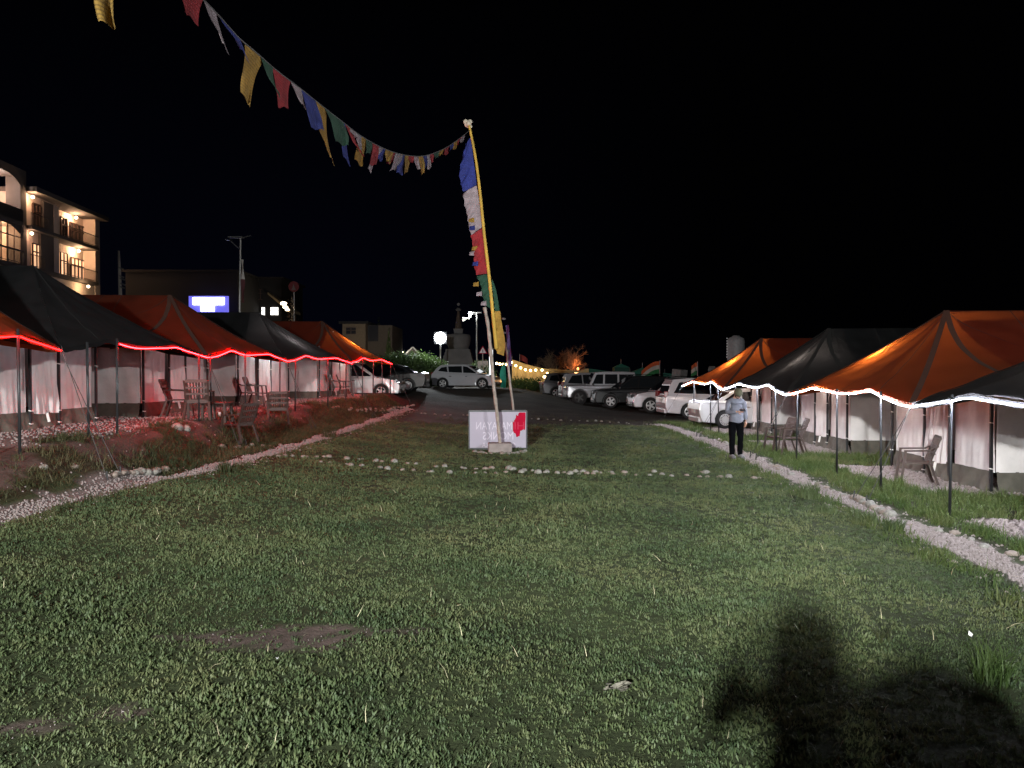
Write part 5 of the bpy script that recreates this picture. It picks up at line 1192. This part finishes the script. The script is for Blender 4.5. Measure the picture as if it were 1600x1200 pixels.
def flagpole(label, px, py0, py1, Y, cols, dx):
    a, b = P(px, py1, Y), P(px, py0, Y); o = Vector((a.x, Y, float(terr(a.x, Y)))); t = thing('flag_pole', label, 'flag pole', o)
    MB().tube([o, b], .03, 6).build('pole', M_pipe, t, o); L_ = (b-a).length/len(cols)
    for i, c in enumerate(cols):
        def fn(u, v, i=i): return Vector((b.x+dx*u, Y+.08*math.sin(u*6+i), b.z-.05-L_*.7*(i+v)-.55*abs(dx)*u*u))
        MB().add(*grid(8, 3, fn)).build('flag_stripe', mat('stripe_%s' % c[0], c[1], .9, trans=.2), t, o, True)
IND = (('saffron', (.38,.07,.02)), ('white_dim', (.35,.33,.3)), ('green_dim', (.02,.12,.04)))
flagpole('saffron, white and green flag left of the right tent row', 1031, 563, 590, 50, IND, -1.2); flagpole('drooping tricolour flag just left of the far right orange tent', 1090, 565, 592, 44, IND, -.35)
flagpole('short mast with a tiny drooping pennant above the cloth fence', 812, 553, 566, 58, (('red_dim', (.2,.03,.03)),), .6)
c0 = P(1150, 555, 46); rr_ = (1164-1137)/2/1200*46; zt_ = P(0, 526, 46).z
t = thing('water_tank', 'ribbed grey water tank on a stand behind the far right orange tent', 'water tank', (c0.x, 46, .3)); o = Vector(t.location)
pr_ = [(rr_*.98, zt_-1.5)]
for k in range(6): pr_ += [(rr_, zt_-1.45+.22*k), (rr_*.96, zt_-1.36+.22*k)]
pr_ += [(rr_*.9, zt_-.1), (rr_*.45, zt_), (rr_*.4, zt_+.06)]
MB().lathe(pr_, (c0.x, 46, 0), 24).build('tank', mat('grey_plastic', (.20,.20,.21), .6), t, o, True)
m = MB(); 
for sx in (-1, 1):
    for sy in (-1, 1): m.beam((c0.x+sx*rr_*.7, 46+sy*rr_*.7, .2), (c0.x+sx*rr_*.7, 46+sy*rr_*.7, zt_-1.5), .08)
m.build('stand', M_pole, t, o)
# column of glowing beads standing in for glints down the tank side
m = MB()
for k in range(8): m.sphere((c0.x-rr_-.04, 45.95, zt_-.1-.16*k), .022, 5, 6)
m.build('glint_beads', mat('strip_glint', (.8,.8,.8), .4, emit=(1,1,1), es=.5, var=0), t, o)
t = thing('rock_pile', 'heap of grey blocks behind the white minivan roof', 'rock pile', T(11.0, 46)); 
m = MB()
for i in range(16): m.box((random.uniform(-1.2,1.2), random.uniform(-.5,.5), random.uniform(0,2.0)), [random.uniform(.3,.7) for _ in range(3)], random.random(), random.random())
m.build('blocks', mat('dim_rock', (.13,.12,.12), .9, var=.3), t)

# ------------------------------------------------------------------ hedges and trees
def leaf_cloud(name, m_, parent, o, blobs, n, ls, flat=1.0):
    v = []; f = []
    for _ in range(n):
        c, r = random.choices(blobs, [b[1][0]*b[1][1]*b[1][2] for b in blobs])[0]
        while True:
            q = Vector([random.uniform(-1,1) for _ in range(3)])
            if .3 < q.length < 1: break
        q = Vector((q.x*r[0], q.y*r[1], q.z*r[2]))*(1+.15*random.gauss(0,1)); p = Vector(c)+q
        a = Vector([random.gauss(0,1) for _ in range(3)]).normalized(); b = a.cross(Vector([random.gauss(0,1) for _ in range(3)])).normalized(); s_ = ls*random.uniform(.5,1.3)
        k = len(v); v += [p-a*s_, p+b*s_*.5, p+a*s_, p-b*s_*.5]; f += [(k,k+1,k+2,k+3)]
    return obj(name, v, f, m_, parent, o)
M_leaf = grass_mat('hedge_leaf', (.03,.055,.02), (.06,.10,.03), (.11,.16,.05), .3)
def bush(label, blobs, n, ls, cat='bush', m_=None):
    o = Vector(blobs[0][0]); o.z = float(terr(o.x, o.y)); t = thing('bush', label, cat, o)
    leaf_cloud('foliage', m_ or M_leaf, t, o, blobs, n, ls); m = MB()
    for c, r in blobs[:4]: m.tube([(c[0], c[1], o.z-.1), (c[0]+.1, c[1], c[2])], [.05,.02], 5)
    m.build('stems', M_wood, t, o); return t
def BL(px, py, Y, rx, ry, rz): c = P(px, py, Y); return ((c.x, Y, c.z), (rx, ry, rz))
bush('long flood lit hedge stretching from the left cars to the white hatchback', [BL(610,570,55,1.2,.8,.8), BL(625,567,55,1.2,.8,.8), BL(642,568,55,1.2,.8,.8), BL(655,572,54.5,1.2,.9,1.0), BL(668,577,54,1.1,.9,1.0), BL(682,583,53.3,.9,.8,1.0), BL(676,594,52.5,1.0,.6,.7), BL(655,588,53,1,.8,.8)], 13000, .085)
bush('dark hedge between the shrine and the white hatchback', [BL(700,583,55,1.0,.8,.5), BL(725,582,56,1.2,.8,.5), BL(750,578,56,.8,.8,.7), BL(760,585,55,.8,.8,.7)], 3500, .085)
bush('dark low hedge along the foot of the cloth fence', [BL(800+22*k,601,55.5,1.1,.6,.5) for k in range(5)], 4000, .085)
def tree(name, label, px, pyb, pyt, Y, rx, m_, n, ls, cat='tree'):
    a = P(px, pyt, Y); zb = 1.0; h = a.z-zb; o = Vector((a.x, Y, zb)); t = thing(name, label, cat, o)
    MB().tube([(a.x, Y, zb), (a.x+.05, Y, zb+h*.5), (a.x, Y, zb+h*.95)], [rx*.14, rx*.09, .02], 8).build('trunk', M_wood, t, o)
    leaf_cloud('crown', m_, t, o, [((a.x+.1*rx*math.sin(k*2), Y, zb+h*(.2+.75*k/7)), (rx*(1-.75*(k/7)**1.6), rx*(1-.75*(k/7)**1.6), h*.12)) for k in range(8)], n, ls)
tree('poplar_tree', 'slim poplar lit green just right of the beige house', 607.5, 560, 519, 63, .42, M_leaf, 2500, .08)
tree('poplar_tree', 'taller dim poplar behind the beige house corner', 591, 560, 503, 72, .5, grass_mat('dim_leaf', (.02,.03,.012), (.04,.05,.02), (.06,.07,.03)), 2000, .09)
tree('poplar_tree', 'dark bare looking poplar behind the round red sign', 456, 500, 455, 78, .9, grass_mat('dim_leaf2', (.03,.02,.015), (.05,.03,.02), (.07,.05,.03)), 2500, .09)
def bare_tree(label, px, pyb, pyt, Y, seed, spread, col=(.20,.13,.08)):
    rt_ = random.Random(seed); a = P(px, pyt, Y); o = Vector((a.x, Y, .6)); t = thing('bare_tree', label, 'tree', o); H = a.z-.6
    tr = MB(); tw = MB()
    def grow(p, d, L_, r, lv):
        q = p+d*L_; mid = p.lerp(q, .5)+Vector([rt_.uniform(-.06,.06)*L_ for _ in range(3)])
        (tr if lv < 2 else tw).tube([p, mid, q], [r, r*.8, r*.6], 6 if lv < 2 else 4, False)
        if lv >= 6: return
        for _ in range(3 if lv < 5 else 3):
            nd = (d+Vector([rt_.gauss(0, spread) for _ in range(2)]+[rt_.gauss(.12, spread*.6)])).normalized()
            grow(p.lerp(q, rt_.uniform(.55, 1)), nd, L_*rt_.uniform(.6, .85), r*.55, lv+1)
    for _ in range(3): grow(o, Vector((rt_.gauss(0,.3), rt_.gauss(0,.3), 1)).normalized(), H*.28, .13, 0)
    M_ = mat('orange_bark', col, .9); tr.build('trunk', M_, t, o); tw.build('crown', M_, t, o); return t, o
t, o = bare_tree('bushy bare tree glowing orange above the cloth fence', 890, 590, 524, 62, 3, .55)
lamp('POINT', P(903, 574, 60.5)-o, 170, (1,.32,.1), .3, t); MB().sphere(P(903, 576.5, 60.5), .1, 6, 8).build('hanging_lamp', mat('orange_bulb', (1,.4,.15), .3, emit=(1,.35,.12), es=3, var=0), t, o, True)
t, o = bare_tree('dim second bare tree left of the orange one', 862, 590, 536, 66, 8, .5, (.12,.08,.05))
